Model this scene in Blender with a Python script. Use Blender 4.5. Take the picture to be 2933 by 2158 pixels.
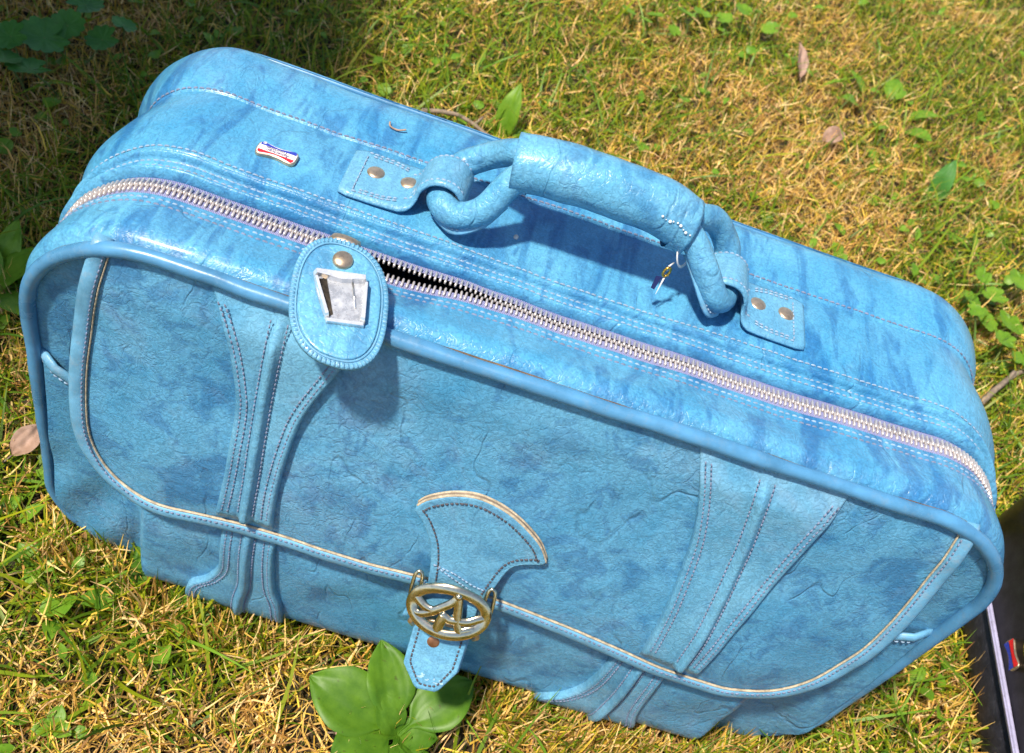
import bpy, math, random
import numpy as np
from mathutils import Vector, Matrix, noise as mnoise

random.seed(7)
rng = np.random.default_rng(7)
for o in list(bpy.data.objects):
    bpy.data.objects.remove(o)
sc = bpy.context.scene
col = sc.collection

# ------------------------------------------------------------------ camera
CAM_POS = (-0.0697, -0.3612, 0.7193)
TILT, ROLL, YAW = -0.74747, -0.41173, 0.12786          # world -> camera angles
cam_data = bpy.data.cameras.new('camera')
cam_data.sensor_width = 36.0
cam_data.lens = 34.06
cam_data.clip_start = 0.02
cam_data.clip_end = 400.0
cam_data.dof.use_dof = True
cam_data.dof.focus_distance = 0.60
cam_data.dof.aperture_fstop = 15.0
cam = bpy.data.objects.new('camera', cam_data)
col.objects.link(cam)
w2c = Matrix.Rotation(ROLL, 3, 'Z') @ Matrix.Rotation(TILT, 3, 'X') @ Matrix.Rotation(YAW, 3, 'Z')
cam.matrix_world = Matrix.Translation(CAM_POS) @ w2c.transposed().to_4x4()
sc.camera = cam

# ------------------------------------------------------------------ light
SUN_DIR = Vector((-0.36, -0.30, 0.88)).normalized()     # towards the sun
world = bpy.data.worlds.new('World')
sc.world = world
world.use_nodes = True
wn = world.node_tree
bg = wn.nodes['Background']
sky = wn.nodes.new('ShaderNodeTexSky')
sky.sky_type = 'NISHITA'
sky.sun_disc = False
sky.sun_elevation = math.asin(SUN_DIR.z)
sky.sun_rotation = math.atan2(SUN_DIR.x, SUN_DIR.y)
wn.links.new(sky.outputs[0], bg.inputs[0])
bg.inputs[1].default_value = 0.12
sun_d = bpy.data.lights.new('sun', 'SUN')
sun_d.energy = 4.8
sun_d.angle = math.radians(4.0)      # thin haze: soft-edged shadows
sun_d.color = (1.0, 0.92, 0.77)
sun = bpy.data.objects.new('sun', sun_d)
sun.rotation_euler = SUN_DIR.to_track_quat('Z', 'Y').to_euler()
col.objects.link(sun)
sc.view_settings.view_transform = 'Standard'
sc.view_settings.look = 'None'
sc.view_settings.gamma = 1.0
sc.view_settings.exposure = 0.56
sc.cycles.max_bounces = 5
sc.cycles.diffuse_bounces = 3
sc.cycles.glossy_bounces = 3
sc.cycles.transmission_bounces = 3
sc.cycles.transparent_max_bounces = 4
sc.cycles.use_adaptive_sampling = True
sc.cycles.adaptive_threshold = 0.03
sc.cycles.caustics_reflective = False
sc.cycles.caustics_refractive = False
sc.cycles.use_denoising = True

# ------------------------------------------------------------------ helpers
def sm(t):
    t = 0.0 if t < 0 else (1.0 if t > 1 else t)
    return t * t * (3 - 2 * t)

def N3(x, y, z):
    return mnoise.noise(Vector((x, y, z)))

def new_mesh(name, verts, faces, mat=None, parent=None, smooth=True, kind=None):
    me = bpy.data.meshes.new(name)
    me.from_pydata([tuple(v) for v in verts], [], faces)
    if smooth:
        me.polygons.foreach_set('use_smooth', [True] * len(me.polygons))
    me.update()
    o = bpy.data.objects.new(name, me)
    col.objects.link(o)
    if mat:
        me.materials.append(mat)
    if parent:
        o.parent = parent
    if kind:
        o['kind'] = kind
    return o

def empty(name, loc=(0, 0, 0), rz=0.0):
    o = bpy.data.objects.new(name, None)
    o.empty_display_size = 0.02
    o.location = loc
    o.rotation_euler = (0, 0, rz)
    col.objects.link(o)
    return o

def tag(o, label, cat, group=None):
    o['label'] = label
    o['category'] = cat
    if group:
        o['group'] = group
    return o

class MB:
    """collects geometry for one mesh"""
    def __init__(self):
        self.v, self.f = [], []
    def add(self, v, f):
        b = len(self.v)
        self.v += [tuple(p) for p in v]
        self.f += [tuple(i + b for i in q) for q in f]
    def build(self, name, mat, parent=None, smooth=True, kind=None):
        return new_mesh(name, self.v, self.f, mat, parent, smooth, kind)

def catmull(pts, n, closed=False):
    P = [np.array(p, float) for p in pts]
    m = len(P)
    segs = m if closed else m - 1
    out = []
    for s in range(segs):
        if closed:
            a, b, c, d = P[(s - 1) % m], P[s], P[(s + 1) % m], P[(s + 2) % m]
        else:
            a, b, c = P[max(s - 1, 0)], P[s], P[s + 1]
            d = P[min(s + 2, m - 1)]
        for k in range(n):
            t = k / n
            out.append(0.5 * ((2 * b) + (-a + c) * t + (2 * a - 5 * b + 4 * c - d) * t * t + (-a + 3 * b - 3 * c + d) * t ** 3))
    if not closed:
        out.append(P[-1])
    return np.array(out)

def resample(P, n, closed=False):
    P = np.array(P, float)
    if closed:
        P = np.vstack([P, P[:1]])
    d = np.r_[0, np.cumsum(np.linalg.norm(np.diff(P, axis=0), axis=1))]
    t = np.linspace(0, d[-1], n + 1 if closed else n)
    if closed:
        t = t[:-1]
    return np.stack([np.interp(t, d, P[:, k]) for k in range(P.shape[1])], 1)

def sweep(path, ra, rb=None, ref=(0, 0, 1), nseg=12, closed=False, cap=True, power=1.0, taper=None):
    """tube along a path: ra along the side vector, rb along the ref-ish vector"""
    path = np.array(path, float)
    rb = ra if rb is None else rb
    n = len(path)
    V, F = [], []
    ref = np.array(ref, float)
    for i in range(n):
        if closed:
            t = path[(i + 1) % n] - path[i - 1]
        else:
            t = path[min(i + 1, n - 1)] - path[max(i - 1, 0)]
        t = t / (np.linalg.norm(t) + 1e-12)
        s = np.cross(t, ref)
        if np.linalg.norm(s) < 1e-4:
            s = np.cross(t, [1, 0, 0.1])
        s /= np.linalg.norm(s)
        u = np.cross(s, t)
        k = 1.0 if taper is None else taper(i / (n - 1))
        for j in range(nseg):
            a = 2 * math.pi * j / nseg
            c, q = math.cos(a), math.sin(a)
            if power != 1.0:
                c = math.copysign(abs(c) ** power, c)
                q = math.copysign(abs(q) ** power, q)
            V.append(path[i] + s * ra * k * c + u * rb * k * q)
    m = n if closed else n - 1
    for i in range(m):
        for j in range(nseg):
            a = i * nseg + j
            b = i * nseg + (j + 1) % nseg
            c = ((i + 1) % n) * nseg + (j + 1) % nseg
            d = ((i + 1) % n) * nseg + j
            F.append((a, b, c, d))
    if cap and not closed:
        F.append(tuple(range(nseg))[::-1])
        F.append(tuple((n - 1) * nseg + j for j in range(nseg)))
    return V, F

def grid_faces(nu, nv, closed_u=False):
    F = []
    for i in range(nu if closed_u else nu - 1):
        for j in range(nv - 1):
            a = i * nv + j
            b = ((i + 1) % nu) * nv + j
            F.append((a, b, b + 1, a + 1))
    return F

def dome(center, normal, r, h, n=20, rings=6, rim=0.0):
    nrm = np.array(normal, float); nrm /= np.linalg.norm(nrm)
    t = np.cross(nrm, [0.3, 0.9, 0.2]); t /= np.linalg.norm(t)
    b = np.cross(nrm, t)
    V = []; F = []
    prof = [(1.0, -0.6), (1.0, 0.0)] + [(math.cos(k / rings * math.pi / 2), math.sin(k / rings * math.pi / 2)) for k in range(1, rings)]
    for (rr, hh) in prof:
        for j in range(n):
            a = 2 * math.pi * j / n
            V.append(np.array(center) + (t * math.cos(a) + b * math.sin(a)) * r * rr + nrm * h * hh)
    for i in range(len(prof) - 1):
        for j in range(n):
            F.append((i * n + j, i * n + (j + 1) % n, (i + 1) * n + (j + 1) % n, (i + 1) * n + j))
    V.append(np.array(center) + nrm * h)
    for j in range(n):
        F.append(((len(prof) - 1) * n + j, (len(prof) - 1) * n + (j + 1) % n, len(V) - 1))
    return V, F

def stitch(mb, p0, p1, nrm, w=0.0005, h=0.00045):
    p0 = np.array(p0, float); p1 = np.array(p1, float); nrm = np.array(nrm, float)
    nrm /= np.linalg.norm(nrm)
    t = p1 - p0
    L = np.linalg.norm(t)
    if L < 1e-6:
        return
    t /= L
    s = np.cross(t, nrm); s /= (np.linalg.norm(s) + 1e-9)
    V = []
    for k, (f, hh) in enumerate(((0, -0.4), (0.25, 1), (0.75, 1), (1, -0.4))):
        c = p0 + t * L * f
        V += [c - s * w - nrm * h * 0.5, c - s * w * 0.6 + nrm * h * hh, c + s * w * 0.6 + nrm * h * hh, c + s * w - nrm * h * 0.5]
    F = []
    for k in range(3):
        b = k * 4
        for j in range(3):
            F.append((b + j, b + j + 1, b + j + 5, b + j + 4))
    mb.add(V, F)

def stitch_line(mb, pts, nrms, pitch=0.0034, fill=0.72, w=0.00046, h=0.0005, lift=0.0003):
    pts = np.array(pts, float); nrms = np.array(nrms, float)
    d = np.r_[0, np.cumsum(np.linalg.norm(np.diff(pts, axis=0), axis=1))]
    n = int(d[-1] / pitch)
    at = lambda A, s: np.array([np.interp(s, d, A[:, k]) for k in range(3)])
    for i in range(n):
        s0 = i * pitch + rng.uniform(-.0002, .0002)
        s1 = s0 + pitch * (fill + rng.uniform(-.08, .08))
        nn = at(nrms, (s0 + s1) / 2)
        j = rng.uniform(-.00012, .00012, 3)
        stitch(mb, at(pts, s0) + nn * lift + j, at(pts, min(s1, d[-1])) + nn * lift - j, nn, w, h)

# ------------------------------------------------------------------ materials
def nmat(name):
    m = bpy.data.materials.new(name)
    m.use_nodes = True
    nt = m.node_tree
    return m, nt, nt.nodes['Principled BSDF'], nt.links

def node(nt, typ, **kw):
    n = nt.nodes.new(typ)
    for k, v in kw.items():
        if k in n.inputs:
            n.inputs[k].default_value = v
        else:
            setattr(n, k, v)
    return n

def ramp(nt, stops, interp='LINEAR'):
    r = nt.nodes.new('ShaderNodeValToRGB')
    r.color_ramp.interpolation = interp
    e = r.color_ramp.elements
    while len(e) < len(stops):
        e.new(0.5)
    for i, (p, c) in enumerate(stops):
        e[i].position = p
        e[i].color = (c[0], c[1], c[2], 1) if not isinstance(c, (int, float)) else (c, c, c, 1)
    return r

def mixc(nt, L, fac, a, b, mode='MIX'):
    m = nt.nodes.new('ShaderNodeMix')
    m.data_type = 'RGBA'
    m.blend_type = mode
    for sock, val in ((m.inputs[0], fac), (m.inputs[6], a), (m.inputs[7], b)):
        if hasattr(val, 'is_linked') or hasattr(val, 'links'):
            L.new(val, sock)
        elif isinstance(val, (int, float)):
            sock.default_value = val
        else:
            sock.default_value = (val[0], val[1], val[2], 1)
    return m.outputs[2]

def math_n(nt, L, op, a, b=None, clamp=False):
    m = nt.nodes.new('ShaderNodeMath')
    m.operation = op
    m.use_clamp = clamp
    for sock, val in ((m.inputs[0], a), (m.inputs[1], b)):
        if val is None:
            continue
        if isinstance(val, (int, float)):
            sock.default_value = val
        else:
            L.new(val, sock)
    return m.outputs[0]

def leather(name, dark, mid, light, rough=0.38, grain=1.0, crease=1.0, dirt=0.35, scale=1.0, strokes=0.70):
    m, nt, b, L = nmat(name)
    tc = node(nt, 'ShaderNodeTexCoord').outputs['Object']
    def noise(s, d=4, r=0.55, dist=0.0, vec=tc):
        n = node(nt, 'ShaderNodeTexNoise', Scale=s, Detail=d, Roughness=r, Distortion=dist)
        L.new(vec, n.inputs['Vector'])
        return n.outputs['Fac']
    # tone: cloudy mottling of the dyed vinyl plus fine speckle
    cloud = noise(12 * scale, 3, 0.6, 1.0)
    mp = node(nt, 'ShaderNodeMapping'); mp.inputs['Rotation'].default_value = (0.5, 0.7, 0.5)
    mp.inputs['Scale'].default_value = (1, 0.25, 1)
    L.new(tc, mp.inputs[0])
    streak = noise(44 * scale, 3, 0.7, 0.8, mp.outputs[0])
    fine = noise(700, 2, 0.8)
    grainn = noise(330, 2, 0.6)
    s1 = math_n(nt, L, 'ADD', math_n(nt, L, 'MULTIPLY', cloud, 0.62), math_n(nt, L, 'MULTIPLY', streak, 0.38))
    r1 = ramp(nt, [(0.34, mid), (0.64, light)])
    L.new(s1, r1.inputs[0])
    mp3 = node(nt, 'ShaderNodeMapping'); mp3.inputs['Rotation'].default_value = (-0.6, 0.9, -0.7)
    mp3.inputs['Scale'].default_value = (1, 0.22, 1)
    L.new(tc, mp3.inputs[0])
    streak2 = noise(27 * scale, 4, 0.65, 0.6, mp3.outputs[0])
    k1 = ramp(nt, [(0.50, 0.0), (0.66, 0.9)], 'EASE'); L.new(streak, k1.inputs[0])
    k2 = ramp(nt, [(0.50, 0.0), (0.66, 1.0)], 'EASE'); L.new(streak2, k2.inputs[0])
    stroke = math_n(nt, L, 'MULTIPLY', math_n(nt, L, 'MAXIMUM', k1.outputs[0], k2.outputs[0]), strokes)
    tone = mixc(nt, L, stroke, r1.outputs[0], dark)
    rf = ramp(nt, [(0.34, 0.86), (0.5, 1.0), (0.68, 1.15)])
    L.new(fine, rf.inputs[0])
    c = mixc(nt, L, 1.0, tone, rf.outputs[0], 'MULTIPLY')
    # sparse long creases
    dv = node(nt, 'ShaderNodeTexNoise', Scale=30.0, Detail=2)
    L.new(tc, dv.inputs['Vector'])
    wv = nt.nodes.new('ShaderNodeVectorMath'); wv.operation = 'MULTIPLY_ADD'
    L.new(dv.outputs['Color'], wv.inputs[0]); wv.inputs[1].default_value = (0.014,) * 3
    L.new(tc, wv.inputs[2])
    mp4 = node(nt, 'ShaderNodeMapping'); mp4.inputs['Rotation'].default_value = (0.3, -0.8, 0.4); mp4.inputs['Scale'].default_value = (1, 0.5, 0.4)
    L.new(wv.outputs[0], mp4.inputs[0])
    cr = noise(16.0, 2.5, 0.5, 0.2, mp4.outputs[0])
    r = ramp(nt, [(0.0, 0.0), (0.010, 1.0)], 'EASE')
    L.new(math_n(nt, L, 'ABSOLUTE', math_n(nt, L, 'SUBTRACT', cr, 0.5)), r.inputs[0])
    mid_n = noise(23, 2, 0.6)
    msk = ramp(nt, [(0.46, 0.0), (0.60, 1.0)])
    L.new(mid_n, msk.inputs[0])
    line = math_n(nt, L, 'MULTIPLY', math_n(nt, L, 'SUBTRACT', 1.0, r.outputs[0]), msk.outputs[0])
    cd = mixc(nt, L, math_n(nt, L, 'MULTIPLY', line, 0.13 * crease, True), c, (dark[0] * .6, dark[1] * .6, dark[2] * .65))
    # dusty worn patches
    dm = ramp(nt, [(0.54, 0.0), (0.74, 1.0)])
    dn = noise(8.0, 5, 0.72, 0.4)
    L.new(dn, dm.inputs[0])
    cd = mixc(nt, L, math_n(nt, L, 'MULTIPLY', dm.outputs[0], dirt), cd, (0.40, 0.44, 0.52))
    sp = ramp(nt, [(0.72, 0.0), (0.78, 1.0)])
    L.new(grainn, sp.inputs[0])
    cd = mixc(nt, L, math_n(nt, L, 'MULTIPLY', math_n(nt, L, 'MULTIPLY', sp.outputs[0], dm.outputs[0]), dirt * 1.5), cd, (0.30, 0.24, 0.17))
    L.new(cd, b.inputs['Base Color'])
    rr = ramp(nt, [(0.3, rough - 0.05), (0.7, rough + 0.12)])
    L.new(streak, rr.inputs[0])
    L.new(rr.outputs[0], b.inputs['Roughness'])
    b.inputs['Specular IOR Level'].default_value = 0.35
    b.inputs['Coat Weight'].default_value = 0.20
    b.inputs['Coat Roughness'].default_value = 0.18
    # relief: pebbled grain (creased cells), short wrinkles, long creases
    mp2 = node(nt, 'ShaderNodeMapping'); mp2.inputs['Scale'].default_value = (1, 0.45, 1); mp2.inputs['Rotation'].default_value = (0.2, 0.3, 0.8)
    L.new(wv.outputs[0], mp2.inputs[0])
    def ridges(sc_, vec, w, det=2.0):
        n_ = noise(sc_, det, 0.6, 0.6, vec)
        q = ramp(nt, [(0.0, 0.0), (w, 1.0)], 'EASE')
        L.new(math_n(nt, L, 'ABSOLUTE', math_n(nt, L, 'SUBTRACT', n_, 0.5)), q.inputs[0])
        return q.outputs[0]
    peb = ridges(210.0, tc, 0.11)
    wrk = ridges(85.0, mp2.outputs[0], 0.07)
    wm = ramp(nt, [(0.44, 0.05), (0.62, 0.75)])
    L.new(dn, wm.inputs[0])
    wkm = math_n(nt, L, 'MULTIPLY', math_n(nt, L, 'SUBTRACT', 1.0, wrk), wm.outputs[0])
    # colour goes darker in the grain valleys and short wrinkles, lighter on the high grain
    pv = ramp(nt, [(0.0, 0.88), (1.0, 1.04)]); L.new(peb, pv.inputs[0])
    cd = mixc(nt, L, 1.0, cd, pv.outputs[0], 'MULTIPLY')
    cd = mixc(nt, L, math_n(nt, L, 'MULTIPLY', wkm, 0.16 * crease), cd, (dark[0] * .6, dark[1] * .6, dark[2] * .65))
    L.new(cd, b.inputs['Base Color'])
    h = math_n(nt, L, 'ADD', math_n(nt, L, 'MULTIPLY', peb, 0.24), math_n(nt, L, 'MULTIPLY', fine, 0.10))
    h = math_n(nt, L, 'ADD', h, math_n(nt, L, 'MULTIPLY', wkm, -0.55 * crease))
    h = math_n(nt, L, 'ADD', h, math_n(nt, L, 'MULTIPLY', line, -1.1 * crease))
    bp = node(nt, 'ShaderNodeBump', Strength=0.52 * grain, Distance=0.0010)
    L.new(h, bp.inputs['Height'])
    L.new(bp.outputs[0], b.inputs['Normal'])
    return m

def simple(name, colr, rough=0.5, metal=0.0, var=0.15, vscale=60, bump=0.0, bscale=400, spec=0.5, dirt=None, coat=0.0):
    m, nt, b, L = nmat(name)
    tc = node(nt, 'ShaderNodeTexCoord').outputs['Object']
    n = node(nt, 'ShaderNodeTexNoise', Scale=vscale, Detail=5, Roughness=0.65)
    L.new(tc, n.inputs['Vector'])
    lo = tuple(c * (1 - var) for c in colr); hi = tuple(min(1, c * (1 + var)) for c in colr)
    r = ramp(nt, [(0.32, lo), (0.68, hi)])
    L.new(n.outputs['Fac'], r.inputs[0])
    out = r.outputs[0]
    if dirt:
        n3 = node(nt, 'ShaderNodeTexNoise', Scale=vscale * 3.1, Detail=6, Roughness=0.75)
        L.new(tc, n3.inputs['Vector'])
        rd = ramp(nt, [(0.52, 0.0), (0.68, 1.0)])
        L.new(n3.outputs['Fac'], rd.inputs[0])
        out = mixc(nt, L, math_n(nt, L, 'MULTIPLY', rd.outputs[0], dirt[3]), out, dirt[:3])
    L.new(out, b.inputs['Base Color'])
    b.inputs['Metallic'].default_value = metal
    rr = ramp(nt, [(0.3, max(0.03, rough - 0.08)), (0.7, rough + 0.1)])
    L.new(n.outputs['Fac'], rr.inputs[0])
    L.new(rr.outputs[0], b.inputs['Roughness'])
    b.inputs['Specular IOR Level'].default_value = spec
    b.inputs['Coat Weight'].default_value = coat
    if bump:
        n2 = node(nt, 'ShaderNodeTexNoise', Scale=bscale, Detail=4, Roughness=0.6)
        L.new(tc, n2.inputs['Vector'])
        bp = node(nt, 'ShaderNodeBump', Strength=bump, Distance=0.0006)
        L.new(n2.outputs['Fac'], bp.inputs['Height'])
        L.new(bp.outputs[0], b.inputs['Normal'])
    return m

M_TOP = leather('blue_leather', (0.011, 0.100, 0.29), (0.046, 0.238, 0.44), (0.110, 0.355, 0.55), rough=0.33, dirt=0.13)
M_FRONT = leather('blue_leather_worn', (0.014, 0.100, 0.265), (0.052, 0.230, 0.41), (0.120, 0.335, 0.52), rough=0.36, dirt=0.22, crease=1.2, strokes=0.58)
M_STRAP = leather('blue_leather_strap', (0.036, 0.165, 0.33), (0.080, 0.270, 0.44), (0.150, 0.370, 0.54), rough=0.38, dirt=0.3, crease=.6, strokes=0.4)
M_GRIP = leather('blue_leather_grip', (0.028, 0.15, 0.33), (0.066, 0.27, 0.45), (0.140, 0.385, 0.57), rough=0.32, dirt=0.12, crease=1.1)
M_BIND = simple('blue_binding', (0.120, 0.32, 0.50), 0.42, var=0.25, vscale=45, bump=0.5, bscale=500, dirt=(0.3, 0.33, 0.36, 0.4))
M_PIPE = simple('blue_vinyl_piping', (0.070, 0.225, 0.41), 0.30, var=0.24, vscale=34, bump=0.35, bscale=120, dirt=(0.14, 0.24, 0.34, 0.5))
M_GRIME = simple('brown_grime', (0.12, 0.075, 0.04), 0.9, var=0.5, vscale=90, bump=0.6)
M_RAW = simple('cream_raw_edge', (0.42, 0.34, 0.24), 0.8, var=0.4, vscale=220, bump=0.8, dirt=(0.2, 0.13, 0.07, 0.6))
M_THREAD = simple('grey_thread', (0.16, 0.19, 0.29), 0.75, var=0.35, vscale=200)
M_THREAD_D = simple('dark_thread', (0.06, 0.055, 0.07), 0.75, var=0.5, vscale=300)
M_THREAD_L = simple('pale_thread', (0.22, 0.32, 0.45), 0.75, var=0.3, vscale=200)
M_TOOTH = simple('zipper_metal', (0.68, 0.61, 0.58), 0.32, metal=0.6, var=0.15, vscale=120)
M_NICKEL = simple('antique_nickel', (0.60, 0.45, 0.31), 0.34, metal=0.85, var=0.18, vscale=150, bump=0.15, bscale=300, dirt=(0.20, 0.14, 0.09, 0.55))
M_CHROME = simple('chrome', (0.80, 0.77, 0.74), 0.13, metal=1.0, var=0.08, vscale=70, dirt=(0.35, 0.28, 0.2, 0.25))
M_BRASS = simple('aged_brass_plate', (0.66, 0.57, 0.40), 0.16, metal=1.0, var=0.12, vscale=120, bump=0.12, bscale=200, dirt=(0.20, 0.15, 0.08, 0.5))
M_CHROMEP = simple('pitted_chrome', (0.66, 0.66, 0.67), 0.28, metal=0.7, var=0.2, vscale=160, bump=0.12, bscale=700, dirt=(0.30, 0.20, 0.16, 0.35))
M_POLISH = simple('polished_clip', (0.84, 0.84, 0.86), 0.18, metal=0.6, var=0.06, vscale=120, dirt=(0.4, 0.33, 0.27, 0.25))
M_COPPER = simple('copper_rivet', (0.36, 0.17, 0.09), 0.45, metal=0.8, var=0.25, vscale=200, bump=0.3)
M_GOLD = simple('gold_ring', (0.75, 0.42, 0.08), 0.22, metal=1.0, var=0.1)
M_WHITE = simple('white_enamel', (0.80, 0.76, 0.74), 0.22, var=0.04)
M_RED = simple('red_enamel', (0.70, 0.02, 0.03), 0.2, var=0.05)
M_BLUE = simple('blue_enamel', (0.03, 0.05, 0.36), 0.2, var=0.05)
M_INK = simple('badge_ink', (0.09, 0.05, 0.16), 0.4, var=0.1)
M_NAVY = simple('navy_tag', (0.015, 0.02, 0.10), 0.35, var=0.2)
M_LINING = simple('dark_lining', (0.02, 0.02, 0.025), 0.9, var=0.3)
M_BLACK = simple('black_vinyl', (0.012, 0.012, 0.018), 0.42, var=0.4, vscale=80, bump=0.7, bscale=420, dirt=(0.08, 0.08, 0.10, 0.25))
M_RAIL = simple('lavender_rail', (0.36, 0.34, 0.50), 0.35, var=0.12, vscale=50, dirt=(0.15, 0.13, 0.16, 0.4))
M_TWIG = simple('twig_bark', (0.20, 0.15, 0.11), 0.85, var=0.4, vscale=120, bump=0.8, bscale=300)
M_DARKREFLECT = simple('chrome_dark_reflection', (0.10, 0.075, 0.05), 0.3, metal=0.8, var=0.5, vscale=200)  # dark reflection in the chrome clip, put into the base colour
M_PALE = simple('pale_blue_scuff', (0.30, 0.48, 0.62), 0.6, var=0.2, vscale=300)
M_SCUFF = simple('scuffed_white', (0.62, 0.66, 0.70), 0.6, var=0.2, vscale=300)
M_BITS = simple('plant_debris', (0.33, 0.22, 0.16), 0.8, var=0.4, vscale=200)
M_PEB = simple('pale_grit', (0.6, 0.55, 0.5), 0.8, var=0.3, vscale=200)

def tape_mat():
    m, nt, b, L = nmat('lavender_zipper_tape')
    tc = node(nt, 'ShaderNodeTexCoord').outputs['Object']
    w = node(nt, 'ShaderNodeTexWave', wave_type='BANDS', bands_direction='DIAGONAL', Scale=420.0, Distortion=1.5)
    L.new(tc, w.inputs['Vector'])
    n = node(nt, 'ShaderNodeTexNoise', Scale=70.0, Detail=5)
    L.new(tc, n.inputs['Vector'])
    r = ramp(nt, [(0.2, (0.16, 0.17, 0.36)), (0.8, (0.30, 0.31, 0.50))])
    L.new(math_n(nt, L, 'ADD', math_n(nt, L, 'MULTIPLY', w.outputs['Fac'], 0.5), math_n(nt, L, 'MULTIPLY', n.outputs['Fac'], 0.5)), r.inputs[0])
    L.new(r.outputs[0], b.inputs['Base Color'])
    b.inputs['Roughness'].default_value = 0.85
    bp = node(nt, 'ShaderNodeBump', Strength=0.7, Distance=0.0005)
    L.new(w.outputs['Fac'], bp.inputs['Height'])
    L.new(bp.outputs[0], b.inputs['Normal'])
    return m
M_TAPE = tape_mat()

def leaf_mat(name, a, bcol, trans=0.35, rough=0.45, scale=60):
    m, nt, b, L = nmat(name)
    tc = node(nt, 'ShaderNodeTexCoord').outputs['Object']
    n = node(nt, 'ShaderNodeTexNoise', Scale=scale, Detail=5, Roughness=0.65)
    L.new(tc, n.inputs['Vector'])
    r = ramp(nt, [(0.3, a), (0.7, bcol)])
    L.new(n.outputs['Fac'], r.inputs[0])
    sp = ramp(nt, [(0.66, 0.0), (0.7, 1.0)])
    n2 = node(nt, 'ShaderNodeTexNoise', Scale=190.0, Detail=3, Roughness=0.6)
    L.new(tc, n2.inputs['Vector'])
    L.new(n2.outputs['Fac'], sp.inputs[0])
    c = mixc(nt, L, math_n(nt, L, 'MULTIPLY', sp.outputs[0], 0.5), r.outputs[0], (0.06, 0.045, 0.012))
    L.new(c, b.inputs['Base Color'])
    b.inputs['Roughness'].default_value = rough
    b.inputs['Specular IOR Level'].default_value = 0.35
    t = nt.nodes.new('ShaderNodeBsdfTranslucent')
    L.new(c, t.inputs['Color'])
    mx = nt.nodes.new('ShaderNodeMixShader')
    mx.inputs[0].default_value = trans
    L.new(b.outputs[0], mx.inputs[1]); L.new(t.outputs[0], mx.inputs[2])
    L.new(mx.outputs[0], nt.nodes['Material Output'].inputs[0])
    bp = node(nt, 'ShaderNodeBump', Strength=0.4, Distance=0.0006)
    L.new(n.outputs['Fac'], bp.inputs['Height'])
    L.new(bp.outputs[0], b.inputs['Normal'])
    return m
M_PLANTAIN = leaf_mat('plantain_leaf', (0.055, 0.15, 0.008), (0.12, 0.25, 0.015), 0.3)
M_IVY = leaf_mat('ground_ivy_leaf', (0.05, 0.18, 0.03), (0.10, 0.28, 0.05), 0.3)
M_CLOVER = leaf_mat('round_weed_leaf', (0.10, 0.24, 0.012), (0.22, 0.38, 0.030), 0.35)
M_STEM = leaf_mat('weed_stem', (0.12, 0.17, 0.04), (0.2, 0.24, 0.07), 0.2)
M_DRYLEAF = leaf_mat('dry_leaf', (0.30, 0.17, 0.11), (0.50, 0.33, 0.26), 0.25, 0.7)
M_TWIG = simple('twig_bark', (0.20, 0.15, 0.11), 0.85, var=0.4, vscale=120, bump=0.8, bscale=300)

def grass_mat(name, trans, rough):
    m, nt, b, L = nmat(name)
    at = nt.nodes.new('ShaderNodeAttribute'); at.attribute_name = 'blade_colour'
    L.new(at.outputs['Color'], b.inputs['Base Color'])
    b.inputs['Roughness'].default_value = rough
    b.inputs['Specular IOR Level'].default_value = 0.3
    t = nt.nodes.new('ShaderNodeBsdfTranslucent')
    L.new(at.outputs['Color'], t.inputs['Color'])
    mx = nt.nodes.new('ShaderNodeMixShader'); mx.inputs[0].default_value = trans
    L.new(b.outputs[0], mx.inputs[1]); L.new(t.outputs[0], mx.inputs[2])
    L.new(mx.outputs[0], nt.nodes['Material Output'].inputs[0])
    return m
M_GREEN = grass_mat('green_blade', 0.35, 0.45)
M_STRAW = grass_mat('straw_blade', 0.18, 0.6)

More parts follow.
